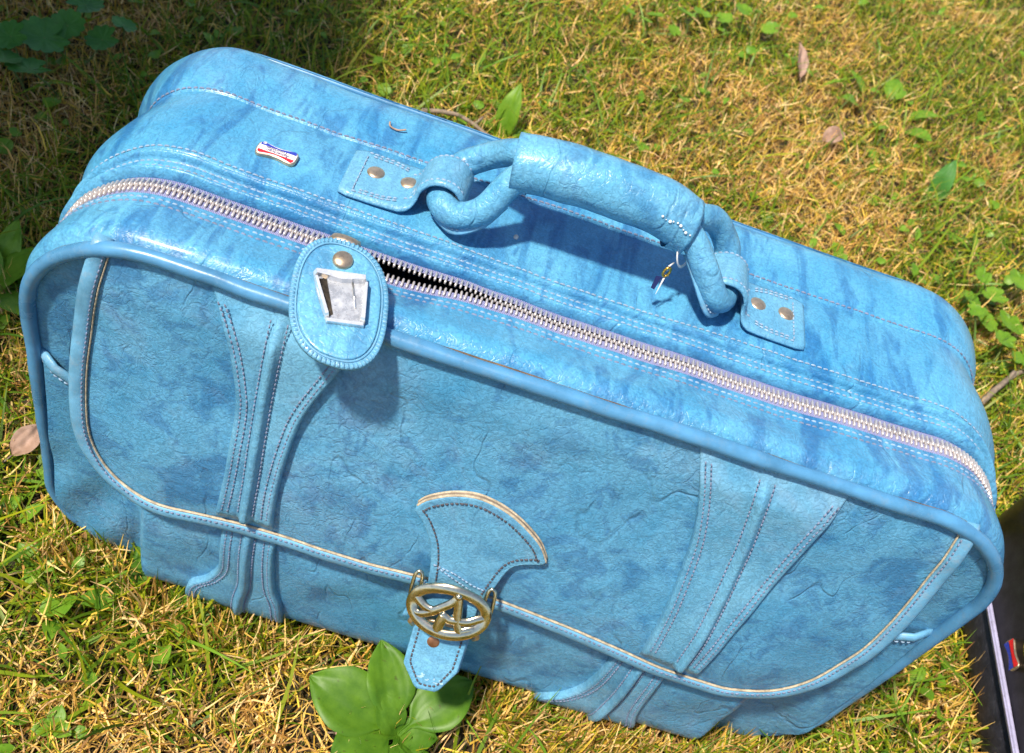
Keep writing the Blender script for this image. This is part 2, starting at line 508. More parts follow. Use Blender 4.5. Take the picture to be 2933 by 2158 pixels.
def soil_mat():
    m, nt, b, L = nmat('soil_and_thatch')
    tc = node(nt, 'ShaderNodeTexCoord').outputs['Object']
    n = node(nt, 'ShaderNodeTexNoise', Scale=9.0, Detail=6, Roughness=0.7); L.new(tc, n.inputs['Vector'])
    n2 = node(nt, 'ShaderNodeTexNoise', Scale=220.0, Detail=5, Roughness=0.75); L.new(tc, n2.inputs['Vector'])
    r = ramp(nt, [(0.35, (0.020, 0.022, 0.006)), (0.5, (0.045, 0.034, 0.014)), (0.65, (0.085, 0.055, 0.024))]); L.new(n.outputs['Fac'], r.inputs[0])
    r2 = ramp(nt, [(0.3, 0.35), (0.7, 1.5)]); L.new(n2.outputs['Fac'], r2.inputs[0])
    near_c = mixc(nt, L, 1.0, r.outputs[0], r2.outputs[0], 'MULTIPLY')
    rg = ramp(nt, [(0.36, (0.10, 0.13, 0.012)), (0.5, (0.20, 0.19, 0.03)), (0.64, (0.42, 0.29, 0.09))]); L.new(n.outputs['Fac'], rg.inputs[0])
    r3 = ramp(nt, [(0.3, 0.45), (0.7, 1.4)]); L.new(n2.outputs['Fac'], r3.inputs[0])
    far_c = mixc(nt, L, 1.0, rg.outputs[0], r3.outputs[0], 'MULTIPLY')
    ln = nt.nodes.new('ShaderNodeVectorMath'); ln.operation = 'DISTANCE'; ln.inputs[1].default_value = (.1, .7, 0)
    L.new(tc, ln.inputs[0])
    rd = nt.nodes.new('ShaderNodeMapRange'); rd.inputs['From Min'].default_value = 1.1; rd.inputs['From Max'].default_value = 2.6
    L.new(ln.outputs['Value'], rd.inputs['Value'])
    L.new(mixc(nt, L, rd.outputs['Result'], near_c, far_c), b.inputs['Base Color'])
    b.inputs['Roughness'].default_value = 0.95
    bp = node(nt, 'ShaderNodeBump', Strength=1.0, Distance=0.006); L.new(n2.outputs['Fac'], bp.inputs['Height'])
    L.new(bp.outputs[0], b.inputs['Normal'])
    return m
M_SOIL = soil_mat()

# ------------------------------------------------------------------ ground
GZ = -0.006
def build_ground():
    n = 120
    t = np.linspace(-1, 1, n)
    c = np.sign(t) * (np.abs(t) ** 3.2) * 120 + t * 2.2
    V = []
    for i in range(n):
        for j in range(n):
            x, y = c[i] + 0.1, c[j] + 0.5
            z = GZ + 0.004 * N3(x * 6, y * 6, 1.3) + 0.012 * N3(x * 1.2, y * 1.2, 4.1) * min(1.0, max(0, (math.hypot(x, y - .1) - .4)))
            V.append((x, y, z))
    o = new_mesh('ground', V, grid_faces(n, n), M_SOIL)
    o['kind'] = 'structure'
build_ground()

# ------------------------------------------------------------------ blue suitcase
HX, H = 0.3035, 0.3255          # half length, height of the body loop
RT, RB = 0.072, 0.066
XC = 0.0035
def bx(x, y):
    return x + (x - XC) * .25 * max(0.0, y)
def rr_loop(n, inset=0.0, hx=HX, z0=0.004, z1=H, rt=RT, rb=RB):
    """rounded rectangle in XZ, starts bottom centre, clockwise seen from the front: left, top, right"""
    rt = max(rt - inset, .004); rb = max(rb - inset, .004)
    hx -= inset; z0 += inset; z1 -= inset
    P = []
    def arc(cx, cz, r, a0, a1, k=40):
        for i in range(k + 1):
            a = a0 + (a1 - a0) * i / k
            P.append((cx + r * math.cos(a), cz + r * math.sin(a)))
    P.append((0, z0))
    arc(-hx + rb, z0 + rb, rb, -math.pi / 2, -math.pi)
    arc(-hx + rt, z1 - rt, rt, math.pi, math.pi / 2)
    arc(hx - rt, z1 - rt, rt, math.pi / 2, 0)
    arc(hx - rb, z0 + rb, rb, 0, -math.pi / 2)
    P = resample(np.array(P), n, closed=True)
    P[:, 0] += XC
    T = np.roll(P, -1, 0) - np.roll(P, 1, 0)
    T /= np.linalg.norm(T, axis=1)[:, None]
    Nn = np.stack([-T[:, 1], T[:, 0]], 1)
    return P, Nn
NL = 560
LP, LN = rr_loop(NL)
LS = np.r_[0, np.cumsum(np.linalg.norm(np.diff(np.vstack([LP, LP[:1]]), axis=0), axis=1))]
LTOT = LS[-1]

def gap(x, z):
    """how far the unzipped lower edge hangs away from the upper row"""
    if z < H - 0.02:
        return 0.0
    if x < -0.139:
        return 0.0
    if x < -0.112:
        return 0.0070 * sm((x + 0.139) / 0.024)
    if x < -0.01:
        return 0.0008 + 0.0062 * (1 - sm((x + 0.112) / 0.085))
    return 0.0008 * (1 - sm((x + 0.01) / 0.16))

def body_noise(x, y, z):
    return 0.0022 * N3(x * 9, y * 9, z * 9 + 3) + 0.0011 * N3(x * 26, y * 20, z * 26 + 9) + 0.0005 * N3(x * 60, y * 34, z * 60)

def wy(i, y):
    k = sm(y / .05) * sm((.155 - y) / .06)
    return y - .011 * (1 - top_w(i)) * k

def pos(i, y, o):
    y2 = wy(i, y)
    return (bx(LP[i][0], y2) + LN[i][0] * o, y2, LP[i][1] + LN[i][1] * o)

def top_w(i):
    return sm((LP[i][1] - (H - 0.05)) / 0.05)

def loft(name, prof, mat, fn=None, amp=1.0, parent=None):
    """prof: list of (y, outward offset); fn(i, k, y, o) -> (y, o)"""
    V = []
    for i in range(NL):
        for k, (y, o) in enumerate(prof):
            if fn:
                y, o = fn(i, k, y, o)
            o = o + amp * body_noise(LP[i][0], y, LP[i][1])
            V.append(pos(i, y, o))
    return new_mesh(name, V, grid_faces(NL, len(prof), True), mat, parent)

def dense(prof, n):
    return [tuple(p) for p in catmull(prof, n)]

case = tag(empty('suitcase', (0, 0, 0)), 'sky blue leather suitcase with buckled front pocket standing upright on the grass', 'suitcase')

# front band between the front piping and the zipper
FG_PROF = dense([(0.001, -0.002), (0.004, 0.0012), (0.009, 0.0052), (0.016, 0.0068), (0.026, 0.0056), (0.037, 0.0036), (0.044, 0.0026), (0.0470, 0.0020)], 6) + [(0.0475, 0.0008), (0.0473, -0.0016)]
def fg_fn(i, k, y, o):
    x, z = LP[i]
    g = gap(x, z)
    f = sm((y - 0.012) / 0.034)
    sag = 0.0035 * sm((x + .3) / .2) * sm((.3 - x) / .2) * top_w(i) * sm((y - .01) / .03)
    return y - g * 0.75 * f + f * 0.002 * top_w(i) * math.sin((x + .31) / .62 * math.pi), o - g * 0.35 * f - sag
def fg_point(i, y, o_extra=0.0):
    ys = [p[0] for p in FG_PROF[:-2]]; os_ = [p[1] for p in FG_PROF[:-2]]
    o = float(np.interp(y, ys, os_))
    y2, o = fg_fn(i, 0, y, o)
    o = o + body_noise(LP[i][0], y2, LP[i][1]) + o_extra
    return np.array(pos(i, y2, o)), np.array((LN[i][0], 0, LN[i][1]))
front_band = loft('front_band', FG_PROF, M_TOP, fg_fn, parent=case)

# welt behind the zipper (two rolled ridges with a stitched flat between)
def arch(y0, y1, o, h, n=9):
    return [(y0 + (y1 - y0) * k / (n - 1), o + h * math.sin(math.pi * k / (n - 1)) ** 0.7) for k in range(n)]
W_PROF = [(0.0652, -0.0035), (0.0648, -0.001)] + arch(0.0646, 0.0705, 0.0002, 0.0058) + dense([(0.0710, 0.0004), (0.0724, 0.0018), (0.0750, 0.0024), (0.0776, 0.0018), (0.0788, 0.0002)], 4) + arch(0.0792, 0.0846, 0.0, 0.0062) + [(0.0849, -0.004), (0.0851, -0.010), (0.0870, -0.010)]
def w_fn(i, k, y, o):
    x, z = LP[i]
    return y + 0.002 * top_w(i) * math.sin((x + .31) / .62 * math.pi), o - 0.0035 * sm((x + .3) / .2) * sm((.3 - x) / .2) * top_w(i)
def w_point(i, y, o):
    y, o = w_fn(i, 0, y, o)
    o += body_noise(LP[i][0], y, LP[i][1])
    return np.array(pos(i, y, o)), np.array((LN[i][0], 0, LN[i][1]))
loft('zipper_welt', W_PROF, M_TOP, w_fn, parent=case)

# rear band with a mid seam
R_PROF = dense([(0.0869, -0.0095), (0.0873, -0.0030), (0.0890, 0.0012), (0.094, 0.0026), (0.110, 0.0042), (0.130, 0.0040), (0.148, 0.0022), (0.1545, 0.0012)], 8) + \
         [(0.1548, 0.0018)] + dense([(0.157, 0.0028), (0.172, 0.0046), (0.190, 0.0048), (0.202, 0.0036), (0.2100, 0.0006), (0.2145, -0.0050)], 8)
def r_fn(i, k, y, o):
    x, z = LP[i]
    tw = top_w(i)
    side = 1 - tw
    o -= side * 0.0085 * math.exp(-((y - 0.155) / 0.022) ** 2)
    o += side * 0.0045 * math.exp(-((y - 0.112) / 0.024) ** 2)
    mid = sm((x + .3) / .18) * sm((.3 - x) / .18)
    o -= 0.0035 * mid * tw
    o -= tw * 0.0045 * math.exp(-((x - 0.0) / 0.085) ** 2 - ((y - 0.118) / 0.03) ** 2)
    o += tw * 0.0020 * math.exp(-((abs(x) - 0.13) / 0.05) ** 2 - ((y - 0.12) / 0.03) ** 2)
    y += 0.004 * tw * math.sin((x + .31) / .62 * math.pi) * sm((y - .09) / .04) * sm((.212 - y) / .03) - 0.006 * side * sm((y - .12) / .035) * sm((.2 - y) / .04)
    # soft pulled folds near the two upper corners
    c = sm((abs(x) - .2) / .07) * sm((z - .2) / .1)
    o += 0.0018 * c * math.sin(70 * (y * 0.75 + (abs(x) - .3) * 0.55 + .6 * (H - z))) * sm((y - .15) / .02)
    return y, o
def r_point(i, y, extra=0.0):
    ys = [p[0] for p in R_PROF]; os_ = [p[1] for p in R_PROF]
    o = float(np.interp(y, ys, os_))
    y2, o = r_fn(i, 0, y, o)
    o += body_noise(LP[i][0], y2, LP[i][1]) + extra
    return np.array(pos(i, y2, o)), np.array((LN[i][0], 0, LN[i][1]))
loft('rear_band', R_PROF, M_TOP, r_fn, parent=case)
TOP_I = [i for i in range(NL) if LP[i][1] > H - 1e-4]
def top_z(x, y):
    i = min(range(NL), key=lambda q: abs(LP[q][0] - x) + (0 if LP[q][1] > H - .03 else 9))
    return r_point(i, y)[0][2]

def disc_patch(outline, centre, yfn, rings, name, mat, parent, rim=None, power=1.0):
    """fills a star-shaped XZ outline with rings on the surface y = yfn(x, z); rim: list of (scale-out, dy)"""
    n = len(outline)
    V = []
    for r in range(rings, 0, -1):
        t = (r / rings) ** power
        for (x, z) in outline:
            px = centre[0] + (x - centre[0]) * t
            pz = centre[1] + (z - centre[1]) * t
            V.append((px, yfn(px, pz), pz))
    V.append((centre[0], yfn(*centre), centre[1]))
    F = []
    for r in range(rings - 1):
        for j in range(n):
            F.append((r * n + j, r * n + (j + 1) % n, (r + 1) * n + (j + 1) % n, (r + 1) * n + j))
    for j in range(n):
        F.append(((rings - 1) * n + j, (rings - 1) * n + (j + 1) % n, len(V) - 1))
    if rim:
        b = len(V)
        for dy in rim:
            for (x, z) in outline:
                V.append((x, yfn(x, z) + dy, z))
        for q in range(len(rim)):
            lo = 0 if q == 0 else b + (q - 1) * n
            hi = b + q * n
            for j in range(n):
                F.append((lo + (j + 1) % n, lo + j, hi + j, hi + (j + 1) % n))
    return new_mesh(name, V, F, mat, parent)

inner, _ = rr_loop(300, 0.003)
disc_patch(inner, (0, .16), lambda x, z: 0.0015, 14, 'front_panel', M_FRONT, case)
disc_patch([(bx(q[0], .215), q[1]) for q in inner[::-1]], (0, .16), lambda x, z: 0.2150, 14, 'back_panel', M_FRONT, case)

def loop_path(y, off, n=NL):
    return np.stack([np.array([bx(q, y) for q in LP[:, 0]]) + LN[:, 0] * off, np.full(NL, y), LP[:, 1] + LN[:, 1] * off], 1)
def wob(P, a):
    return np.array([(p[0], p[1] + a * N3(p[0] * 11, 7.7, p[2] * 11), p[2] + a * N3(p[0] * 13, 2.2, p[2] * 13)) for p in P])
v, f = sweep(wob(loop_path(-0.0005, 0.0006), 0.0016), 0.0046, ref=(0, 1, 0), nseg=14, closed=True)
v = [np.array(q) + .0005 * N3(q[0] * 40, q[1] * 90, q[2] * 40) * np.array((1, 1, 1)) for q in v]
fp = new_mesh('front_piping', v, f, M_PIPE, case)
# grime packed into the crease above the piping
gp = np.array([fg_point(i, 0.0042, -0.0003)[0] for i in range(NL)])
gp[:, 1] += .0006 * np.array([N3(p[0] * 30, 3.3, p[2] * 30) for p in gp])
v, f = sweep(gp, 0.0010, ref=(0, 1, 0), nseg=6, closed=True)
new_mesh('seam_grime', v, f, M_GRIME, fp)
v, f = sweep(wob(loop_path(0.2160, -0.0062), 0.001), 0.0024, ref=(0, 1, 0), nseg=12, closed=True)
new_mesh('back_piping', v, f, M_PIPE, case)

# ---- zipper
def tape(name, y0, y1, o0, o1, fn):
    V = []
    k = 5
    for i in range(NL):
        for j in range(k):
            t = j / (k - 1)
            y, o = fn(i, y0 + (y1 - y0) * t, o0 + (o1 - o0) * t)
            o += body_noise(LP[i][0], y, LP[i][1])
            V.append(pos(i, y, o))
    return new_mesh(name, V, grid_faces(NL, k, True), M_TAPE, case)
ZC = 0.0545
def tape_f(i, y, o):
    x, z = LP[i]
    g = gap(x, z)
    s = 0.0035 * sm((x + .3) / .2) * sm((.3 - x) / .2) * top_w(i)
    return y - g * 0.85 + 0.002 * top_w(i) * math.sin((x + .31) / .62 * math.pi), o - g * 0.35 - s
def tape_b(i, y, o):
    x, z = LP[i]
    g = gap(x, z)
    y2, o2 = w_fn(i, 0, y, o)
    return y2 + g * 0.15, o2
tape_front = tape('zipper_tape', 0.0445, ZC - 0.0008, 0.0006, 0.0012, tape_f)
tape_back = tape('zipper_tape', ZC + 0.0024, 0.0665, 0.0016, -0.0012, tape_b)

def tooth_mesh():
    # a rounded bar with a small head on the meeting end, long axis along +Y (head at y=0)
    mb = MB()
    secs = [(-0.0006, 0.0003, 0.0005), (0.0, 0.00068, 0.0012), (0.0014, 0.00080, 0.00145), (0.0022, 0.00068, 0.0012), (0.0053, 0.00076, 0.0012), (0.0060, 0.00045, 0.0006)]
    V, F = [], []
    for (y, w, h) in secs:
        V += [(-w, y, -0.0006), (-w, y, h * 0.6), (-w * .55, y, h), (w * .55, y, h), (w, y, h * .6), (w, y, -0.0006)]
    for s in range(len(secs) - 1):
        for j in range(5):
            a = s * 6 + j
            F.append((a, a + 6, a + 7, a + 1))
    F.append((0, 1, 2, 3, 4, 5)); e = (len(secs) - 1) * 6
    F.append((e + 5, e + 4, e + 3, e + 2, e + 1, e))
    mb.add(V, F)
    return mb
tooth_mb = tooth_mesh()
tooth_me = bpy.data.meshes.new('zipper_tooth')
tooth_me.from_pydata(tooth_mb.v, [], tooth_mb.f)
tooth_me.polygons.foreach_set('use_smooth', [True] * len(tooth_me.polygons))
tooth_me.materials.append(M_TOOTH)
PITCH = 0.0031
def loop_at(s):
    s = s % LTOT
    i = int(np.searchsorted(LS, s) - 1) % NL
    t = (s - LS[i]) / (LS[i + 1] - LS[i])
    j = (i + 1) % NL
    return i, LP[i] * (1 - t) + LP[j] * t, LN[i] * (1 - t) + LN[j] * t
cand = []
n_t = int(LTOT / PITCH)
for row in (0, 1):
    for q in range(n_t):
        s = (q + 0.5 * row) * PITCH
        i, p, nn = loop_at(s)
        if p[1] < 0.03:
            continue
        nn = nn / np.linalg.norm(nn)
        if row == 0:
            y, o = tape_f(i, ZC + 0.0010, 0.0016)
        else:
            y, o = tape_b(i, ZC - 0.0004, 0.0020)
        o += body_noise(p[0], y, p[1])
        y = wy(i, y)
        pos_ = Vector((bx(p[0], y) + nn[0] * o, y, p[1] + nn[1] * o))
        zax = Vector((nn[0], 0, nn[1]))
        yax = Vector((0, 1 if row else -1, 0))
        xax = yax.cross(zax)
        ang = rng.normal(0, 0.05)
        M = Matrix((xax, yax, zax)).transposed().to_4x4()
        M = Matrix.Translation(pos_) @ M @ Matrix.Rotation(ang, 4, 'Z')
        dist = (pos_ - Vector(CAM_POS)).length + (0 if p[1] > .25 else .5)
        cand.append((dist, row, M))
cand.sort(key=lambda c: c[0])
rest = {0: MB(), 1: MB()}
for k, (dist, row, M) in enumerate(cand):
    par = tape_back if row else tape_front
    if k < 300:
        o = bpy.data.objects.new('zipper_tooth', tooth_me)
        o.matrix_local = M
        o.parent = par
        col.objects.link(o)
    else:
        rest[row].add([M @ Vector(v) for v in tooth_mb.v], tooth_mb.f)
for row in (0, 1):
    rest[row].build('far_zipper_teeth', M_TOOTH, tape_back if row else tape_front, kind='stuff')

# ---- stitching on the bands
st = MB(); st_l = MB()
vis = [i for i in range(NL) if LP[i][1] > 0.10]
for y, mb in ((0.0378, st), (0.0425, st_l)):
    A = [fg_point(i, y) for i in vis]
    stitch_line(mb, [a[0] for a in A], [a[1] for a in A], 0.0042, 0.7)
for y in (0.0728, 0.0772):
    A = [w_point(i, y, 0.0019) for i in vis]
    stitch_line(st_l, [a[0] for a in A], [a[1] for a in A], 0.0042, 0.7)
for y, mb in ((0.0915, st_l), (0.1562, st)):
    A = [r_point(i, y, 0.0002) for i in vis]
    stitch_line(mb, [a[0] for a in A], [a[1] for a in A], 0.0042, 0.75)

# ---- pocket, flap and straps on the front
def Yf0(x, z):
    return -(.004 * sm((.326 - z) / .03) + .034 * sm((.335 - z) / .2) * (1 - .35 * sm((abs(x) - .19) / .08)))
def Yf(x, z):
    w = sm((.335 - z) / .05)
    return Yf0(x, z) - w * (0.0018 * N3(x * 11, 5.0, z * 11) + 0.0009 * N3(x * 30 + z * 8, 1.0, z * 34))
def Yp(x, z):
    B = sm((.232 - abs(x)) / .013)
    S = sm((.235 - z) / .14)
    if z < .048:
        S *= math.sqrt(max(0.0, 1 - ((.048 - z) / .047) ** 2))
    fold = 0.0034 * N3(x * 13, 2.0, z * 10) * S * sm((z - .02) / .06) + 0.0016 * N3(x * 32, 8.0, z * 26) * S * sm((z - .02) / .06)
    side = 0.004 * math.sin((abs(x) * 1.0 + z * 0.55) * 120) * (1 - B) * sm((.18 - z) / .1) * .45
    return -.003 - .030 * B * S - (.006 * S + side * S) * (1 - B) - fold

pin, _ = rr_loop(420, 0.0065)
# pocket outline: lower part of the inner loop closed by a sagging top edge
low = [tuple(p) for p in pin if p[1] < 0.212 + 0.10 * max(0, abs(p[0]) - .27)]
right = [p for p in low if p[0] >= 0]; left = [p for p in low if p[0] < 0]
left.sort(key=lambda p: math.atan2(p[1] - .12, p[0]))
def ang(p):
    a = math.atan2(p[1] - .10, p[0])
    return a
low_sorted = sorted(low, key=lambda p: (ang(p) - math.pi / 2) % (2 * math.pi))   # from left-top round the bottom to right-top
l0, r0 = low_sorted[0], low_sorted[-1]
topedge = []
for k in range(1, 80):
    t = k / 80
    x = r0[0] + (l0[0] - r0[0]) * t
    topedge.append((x, r0[1] + (l0[1] - r0[1]) * t - 0.026 * sm((.30 - abs(x)) / .06)))
pocket_out = resample(np.array(low_sorted + topedge), 460, closed=True)
disc_patch([tuple(p) for p in pocket_out], (0, .10), Yp, 90, 'pocket', M_FRONT, case)
# rolled binding of the pocket's upper edge
te = np.array([(p[0], Yp(*p) - 0.0012, p[1]) for p in topedge])
te = np.vstack([[(low_sorted[-1][0] + .006, .0030, low_sorted[-1][1] + .003)], te, [(low_sorted[0][0] - .006, .0030, low_sorted[0][1] + .003)]])
v, f = sweep(te, 0.0040, 0.0022, ref=(0, 1, 0), nseg=10)
new_mesh('pocket_binding', v, f, M_BIND, case)
stitch_line(st_l, te + np.array([0, -0.0012, -0.0052]), np.tile([0, -1, .2], (len(te), 1)), 0.0038, .7)

FLAP = [(-.2540, .3215), (-.2585, .2950), (-.2615, .2636), (-.2632, .2168), (-.2582, .1754), (-.2423, .1500), (-.2123, .1410), (-.1720, .1459), (-.1293, .1475), (-.0735, .1480),
        (-.0304, .1510), (.0232, .1512), (.0937, .1437), (.1471, .1330), (.1770, .1290), (.2073, .1305), (.2400, .1440), (.2580, .1840), (.2641, .2333), (.2620, .2850), (.2585, .3205)]
flap_edge = resample(catmull(FLAP, 12), 300)
top_line = [(x, 0.3225 - .0006 * abs(x)) for x in np.linspace(.250, -.246, 60)]
flap_out = [tuple(p) for p in flap_edge] + top_line
flap = disc_patch(flap_out, (0, .24), Yf, 70, 'flap', M_FRONT, case, rim=[0.0010, 0.0028])
# binding: rolled strip around the free edge, then a cream raw edge inside it
fe3 = np.array([(p[0], Yf(*p), p[1]) for p in flap_edge])
t2 = np.gradient(flap_edge, axis=0); t2 /= np.linalg.norm(t2, axis=1)[:, None]
inn = np.stack([-t2[:, 1], t2[:, 0]], 1)             # points into the flap
def flap_in(d, dy):
    q = flap_edge + inn * d
    return np.array([(a, Yf(a, b) + dy, b) for a, b in q])
fb_path = flap_in(-0.0012, -0.0004)
fb_path = np.vstack([[fb_path[0] + np.array([.0006, .0060, .0040])], fb_path, [fb_path[-1] + np.array([-.0006, .0060, .0040])]])
v, f = sweep(fb_path, 0.0052, 0.0030, ref=(0, 1, 0), nseg=14, power=.85)
new_mesh('flap_binding', v, f, M_BIND, flap)
v, f = sweep(flap_in(0.0047, -0.0012), 0.0005, 0.0010, ref=(0, 1, 0), nseg=6)
raw = new_mesh('raw_edge', v, f, M_RAW, flap)
sb = MB()
a = flap_in(0.0026, -0.0030)
stitch_line(sb, a, np.tile([0, -1, .3], (len(a), 1)), 0.0036, .7)
a = flap_in(0.0074, -0.0006)
sb.build('stitching', M_THREAD, flap, kind='stuff')

def strap(name, left, right, ribc, yfn, thick, mat, parent, n=70, rib_w=0.0031, rib_h=0.0046):
    Lc = resample(catmull(left, 10), n); Rc = resample(catmull(right, 10), n)
    Kc = resample(catmull(ribc, 10), n)
    m = 42
    V = []
    hs = [0.0, 0.80, 0.96, 1.0] + [1.0] * (m - 8) + [1.0, 0.93, 0.72, 0.0]
    for i in range(n):
        a, b = Lc[i], Rc[i]
        wdt = np.linalg.norm(b - a)
        kc = float(np.dot(Kc[i] - a, b - a) / wdt ** 2)
        e_ = [0.0, .00025 / wdt, .0009 / wdt, .0020 / wdt]
        cs = e_ + list(np.linspace(0.08, 0.92, m - 8)) + [1 - q for q in e_[::-1]]
        endt = sm((n - 1 - i) / (n * .07)) if yfn is Yf else 1.0
        for c, h in zip(cs, hs):
            p = a + (b - a) * c
            h = h * (0.12 + 0.88 * min(endt, sm((.3240 - p[1]) / .022)))
            d = (c - kc) * wdt
            bump = rib_h * math.exp(-(abs(d) / rib_w) ** 4)
            groove = -0.0007 * math.exp(-((abs(d) - rib_w * 1.7) / 0.0012) ** 2)
            edge = 0.0008 * math.exp(-((c * wdt - .0025) / .002) ** 2) + 0.0008 * math.exp(-(((1 - c) * wdt - .0025) / .002) ** 2)
            V.append((p[0], yfn(p[0], p[1]) - h * thick - h * (bump + groove + edge) + (1 - h) * .0004, p[1]))
    o = new_mesh(name, V, grid_faces(n, m), mat, parent)
    mb = MB()
    def row(c=None, d_l=None, d_r=None, d_k=None, pitch=0.0034):
        P = []
        for i in range(int(n * .94) if yfn is Yf else n):
            a, b = Lc[i], Rc[i]
            if a[1] > .3185:
                continue
            w = np.linalg.norm(b - a); u = (b - a) / w
            if d_l is not None: p = a + u * d_l
            elif d_r is not None: p = b - u * d_r
            else: p = Kc[i] + u * d_k
            P.append((p[0], yfn(p[0], p[1]) - thick - 0.0002, p[1]))
        stitch_line(mb, P, np.tile([0, -1, .25], (len(P), 1)), pitch, .7)
    row(d_l=0.0038); row(d_l=0.0074); row(d_r=0.0038); row(d_r=0.0074)
    row(d_k=-0.0048); row(d_k=0.0048)
    mb.build('stitching', M_THREAD, o, kind='stuff')
    return o
SL = [(-.1935, .3222), (-.1806, .2987), (-.1715, .2680), (-.1678, .2438), (-.1672, .1889), (-.1690, .1528)]
SK = [(-.1527, .3222), (-.1524, .2602), (-.1500, .2000), (-.1492, .1534)]
SR = [(-.1060, .3222), (-.1163, .2934), (-.1265, .2640), (-.1305, .2412), (-.1327, .1998), (-.1308, .1542)]
strap('strap', SL, SR, SK, Yf, 0.0054, M_STRAP, case)
SL2 = [(.0905, .3222), (.1040, .2905), (.1140, .2596), (.1191, .2296), (.1238, .1900), (.1262, .1448)]
SK2 = [(.1335, .3222), (.1440, .2715), (.1480, .2415), (.1530, .1900), (.1546, .1405)]
SR2 = [(.1840, .3210), (.1800, .2905), (.1758, .2455), (.1714, .1909), (.1690, .1375)]
strap('strap', SL2, SR2, SK2, Yf, 0.0054, M_STRAP, case)
strap('lower_strap', [(-.1655, .165), (-.1648, .1226), (-.1644, .0850), (-.1720, .062), (-.1850, .045), (-.188, .009)], [(-.1285, .165), (-.1275, .1251), (-.1225, .0780), (-.1150, .050), (-.112, .009)],
      [(-.1470, .165), (-.1460, .1200), (-.1440, .0750), (-.1460, .05), (-.147, .009)], Yp, 0.0050, M_STRAP, case)
strap('lower_strap', [(.1190, .155), (.1157, .1184), (.1130, .0720), (.1040, .050), (.0900, .031), (.088, .008)], [(.1590, .155), (.1570, .1190), (.1605, .0600), (.1690, .028), (.172, .008)],
      [(.1385, .155), (.1370, .1150), (.1380, .0700), (.1370, .04), (.136, .008)], Yp, 0.0050, M_STRAP, case)

# ---- clasp: fan-shaped tab on the flap, buckle, hanging lower tab
FAN = [(-.0492, .2194), (-.0433, .2275), (-.0287, .2373), (-.0123, .2403), (.0106, .2340), (.0295, .2215), (.0392, .2080), (.0376, .2058), (.0211, .1967), (.0155, .1757), (.0130, .1560), (.0126, .1400),
       (-.0262, .1400), (-.0256, .1636), (-.0312, .1910), (-.0410, .2090), (-.0492, .2170)]
def dense_poly(P, n):
    return resample(np.array(P), n, closed=True)
fan_o = resample(np.vstack([catmull(FAN[0:7], 10), catmull(FAN[7:12], 10), catmull(FAN[12:], 10)]), 220, closed=True)
def Yfan(x, z):
    lift = 0.006 * sm((.205 - z) / .06)
    return Yf(x, z) - 0.0052 - lift
fan = disc_patch([tuple(p) for p in fan_o], (-.008, .195), Yfan, 30, 'clasp_tab', M_STRAP, case, rim=[0.0005, 0.0012])
fb = disc_patch([tuple(p) for p in fan_o], (-.008, .195), lambda x, z: Yfan(x, z) + 0.0011, 4, 'tab_backing', M_STRAP, fan, rim=[0.0040])
arc = [p for p in fan_o if p[1] > .2050 and p[0] > -.0488 and not (p[0] < -.03 and p[1] < .219)]
arc = sorted(arc, key=lambda p: p[0] - 1.2 * max(0.0, .22 - p[1]) * (p[0] > 0) * -1)
for dep, mt, ra_, nm in ((.0010, M_RAW, .0009, 'raw_edge'), (.0024, M_TWIG, .0006, 'glue_line'), (.0038, M_RAW, .0009, 'raw_edge')):
    ap = np.array([(p[0], Yfan(*p) + dep, p[1]) for p in arc])
    v, f = sweep(ap, ra_, 0.0009, ref=(0, 1, 0), nseg=8)
    new_mesh(nm, v, f, mt, fan)
sd = MB()
ctr = np.array([-.006, .195])
nf = len(fan_o)
tf = np.roll(fan_o, -1, 0) - np.roll(fan_o, 1, 0); tf /= np.linalg.norm(tf, axis=1)[:, None]
nf2 = np.stack([tf[:, 1], -tf[:, 0]], 1)
if np.dot(nf2[10], ctr - fan_o[10]) < 0:
    nf2 = -nf2
fin_ = fan_o + nf2 * 0.0048
keep = [k for k in range(nf) if fan_o[k][1] > .158]
start = keep.index(max(keep, key=lambda k: fan_o[k][0] * 0 + (1 if (k + 1) % nf not in keep else 0)))
segs = []; cur = []
for k in range(nf):
    if fan_o[k][1] > .158:
        cur.append(k)
    elif cur:
        segs.append(cur); cur = []
if cur:
    segs.append(cur)
if len(segs) == 2:
    segs = [segs[1] + segs[0]]
for sg in segs:
    P = [(fin_[k][0], Yfan(*fin_[k]) - .0002, fin_[k][1]) for k in sg]
    stitch_line(sd, P, np.tile([0, -1, .3], (len(P), 1)), 0.0030, .75, w=.0006)
sd.build('stitching', M_THREAD_D, fan, kind='stuff')
cs_ = MB()
P = [(x, Yfan(x, z) - .0002, z) for x, z in np.linspace((-.0265, .181), (.0095, .165), 20)]
stitch_line(cs_, P, np.tile([0, -1, .3], (20, 1)), 0.0030, .75)
P = [(x, Yfan(x, z) - .0002, z) for x, z in [(-.0265, .181), (-.012, .1785), (.002, .173), (.013, .1715)]]
stitch_line(cs_, P, np.tile([0, -1, .3], (4, 1)), 0.0030, .75)
cs_.build('stitching', M_THREAD_L, fan, kind='stuff')

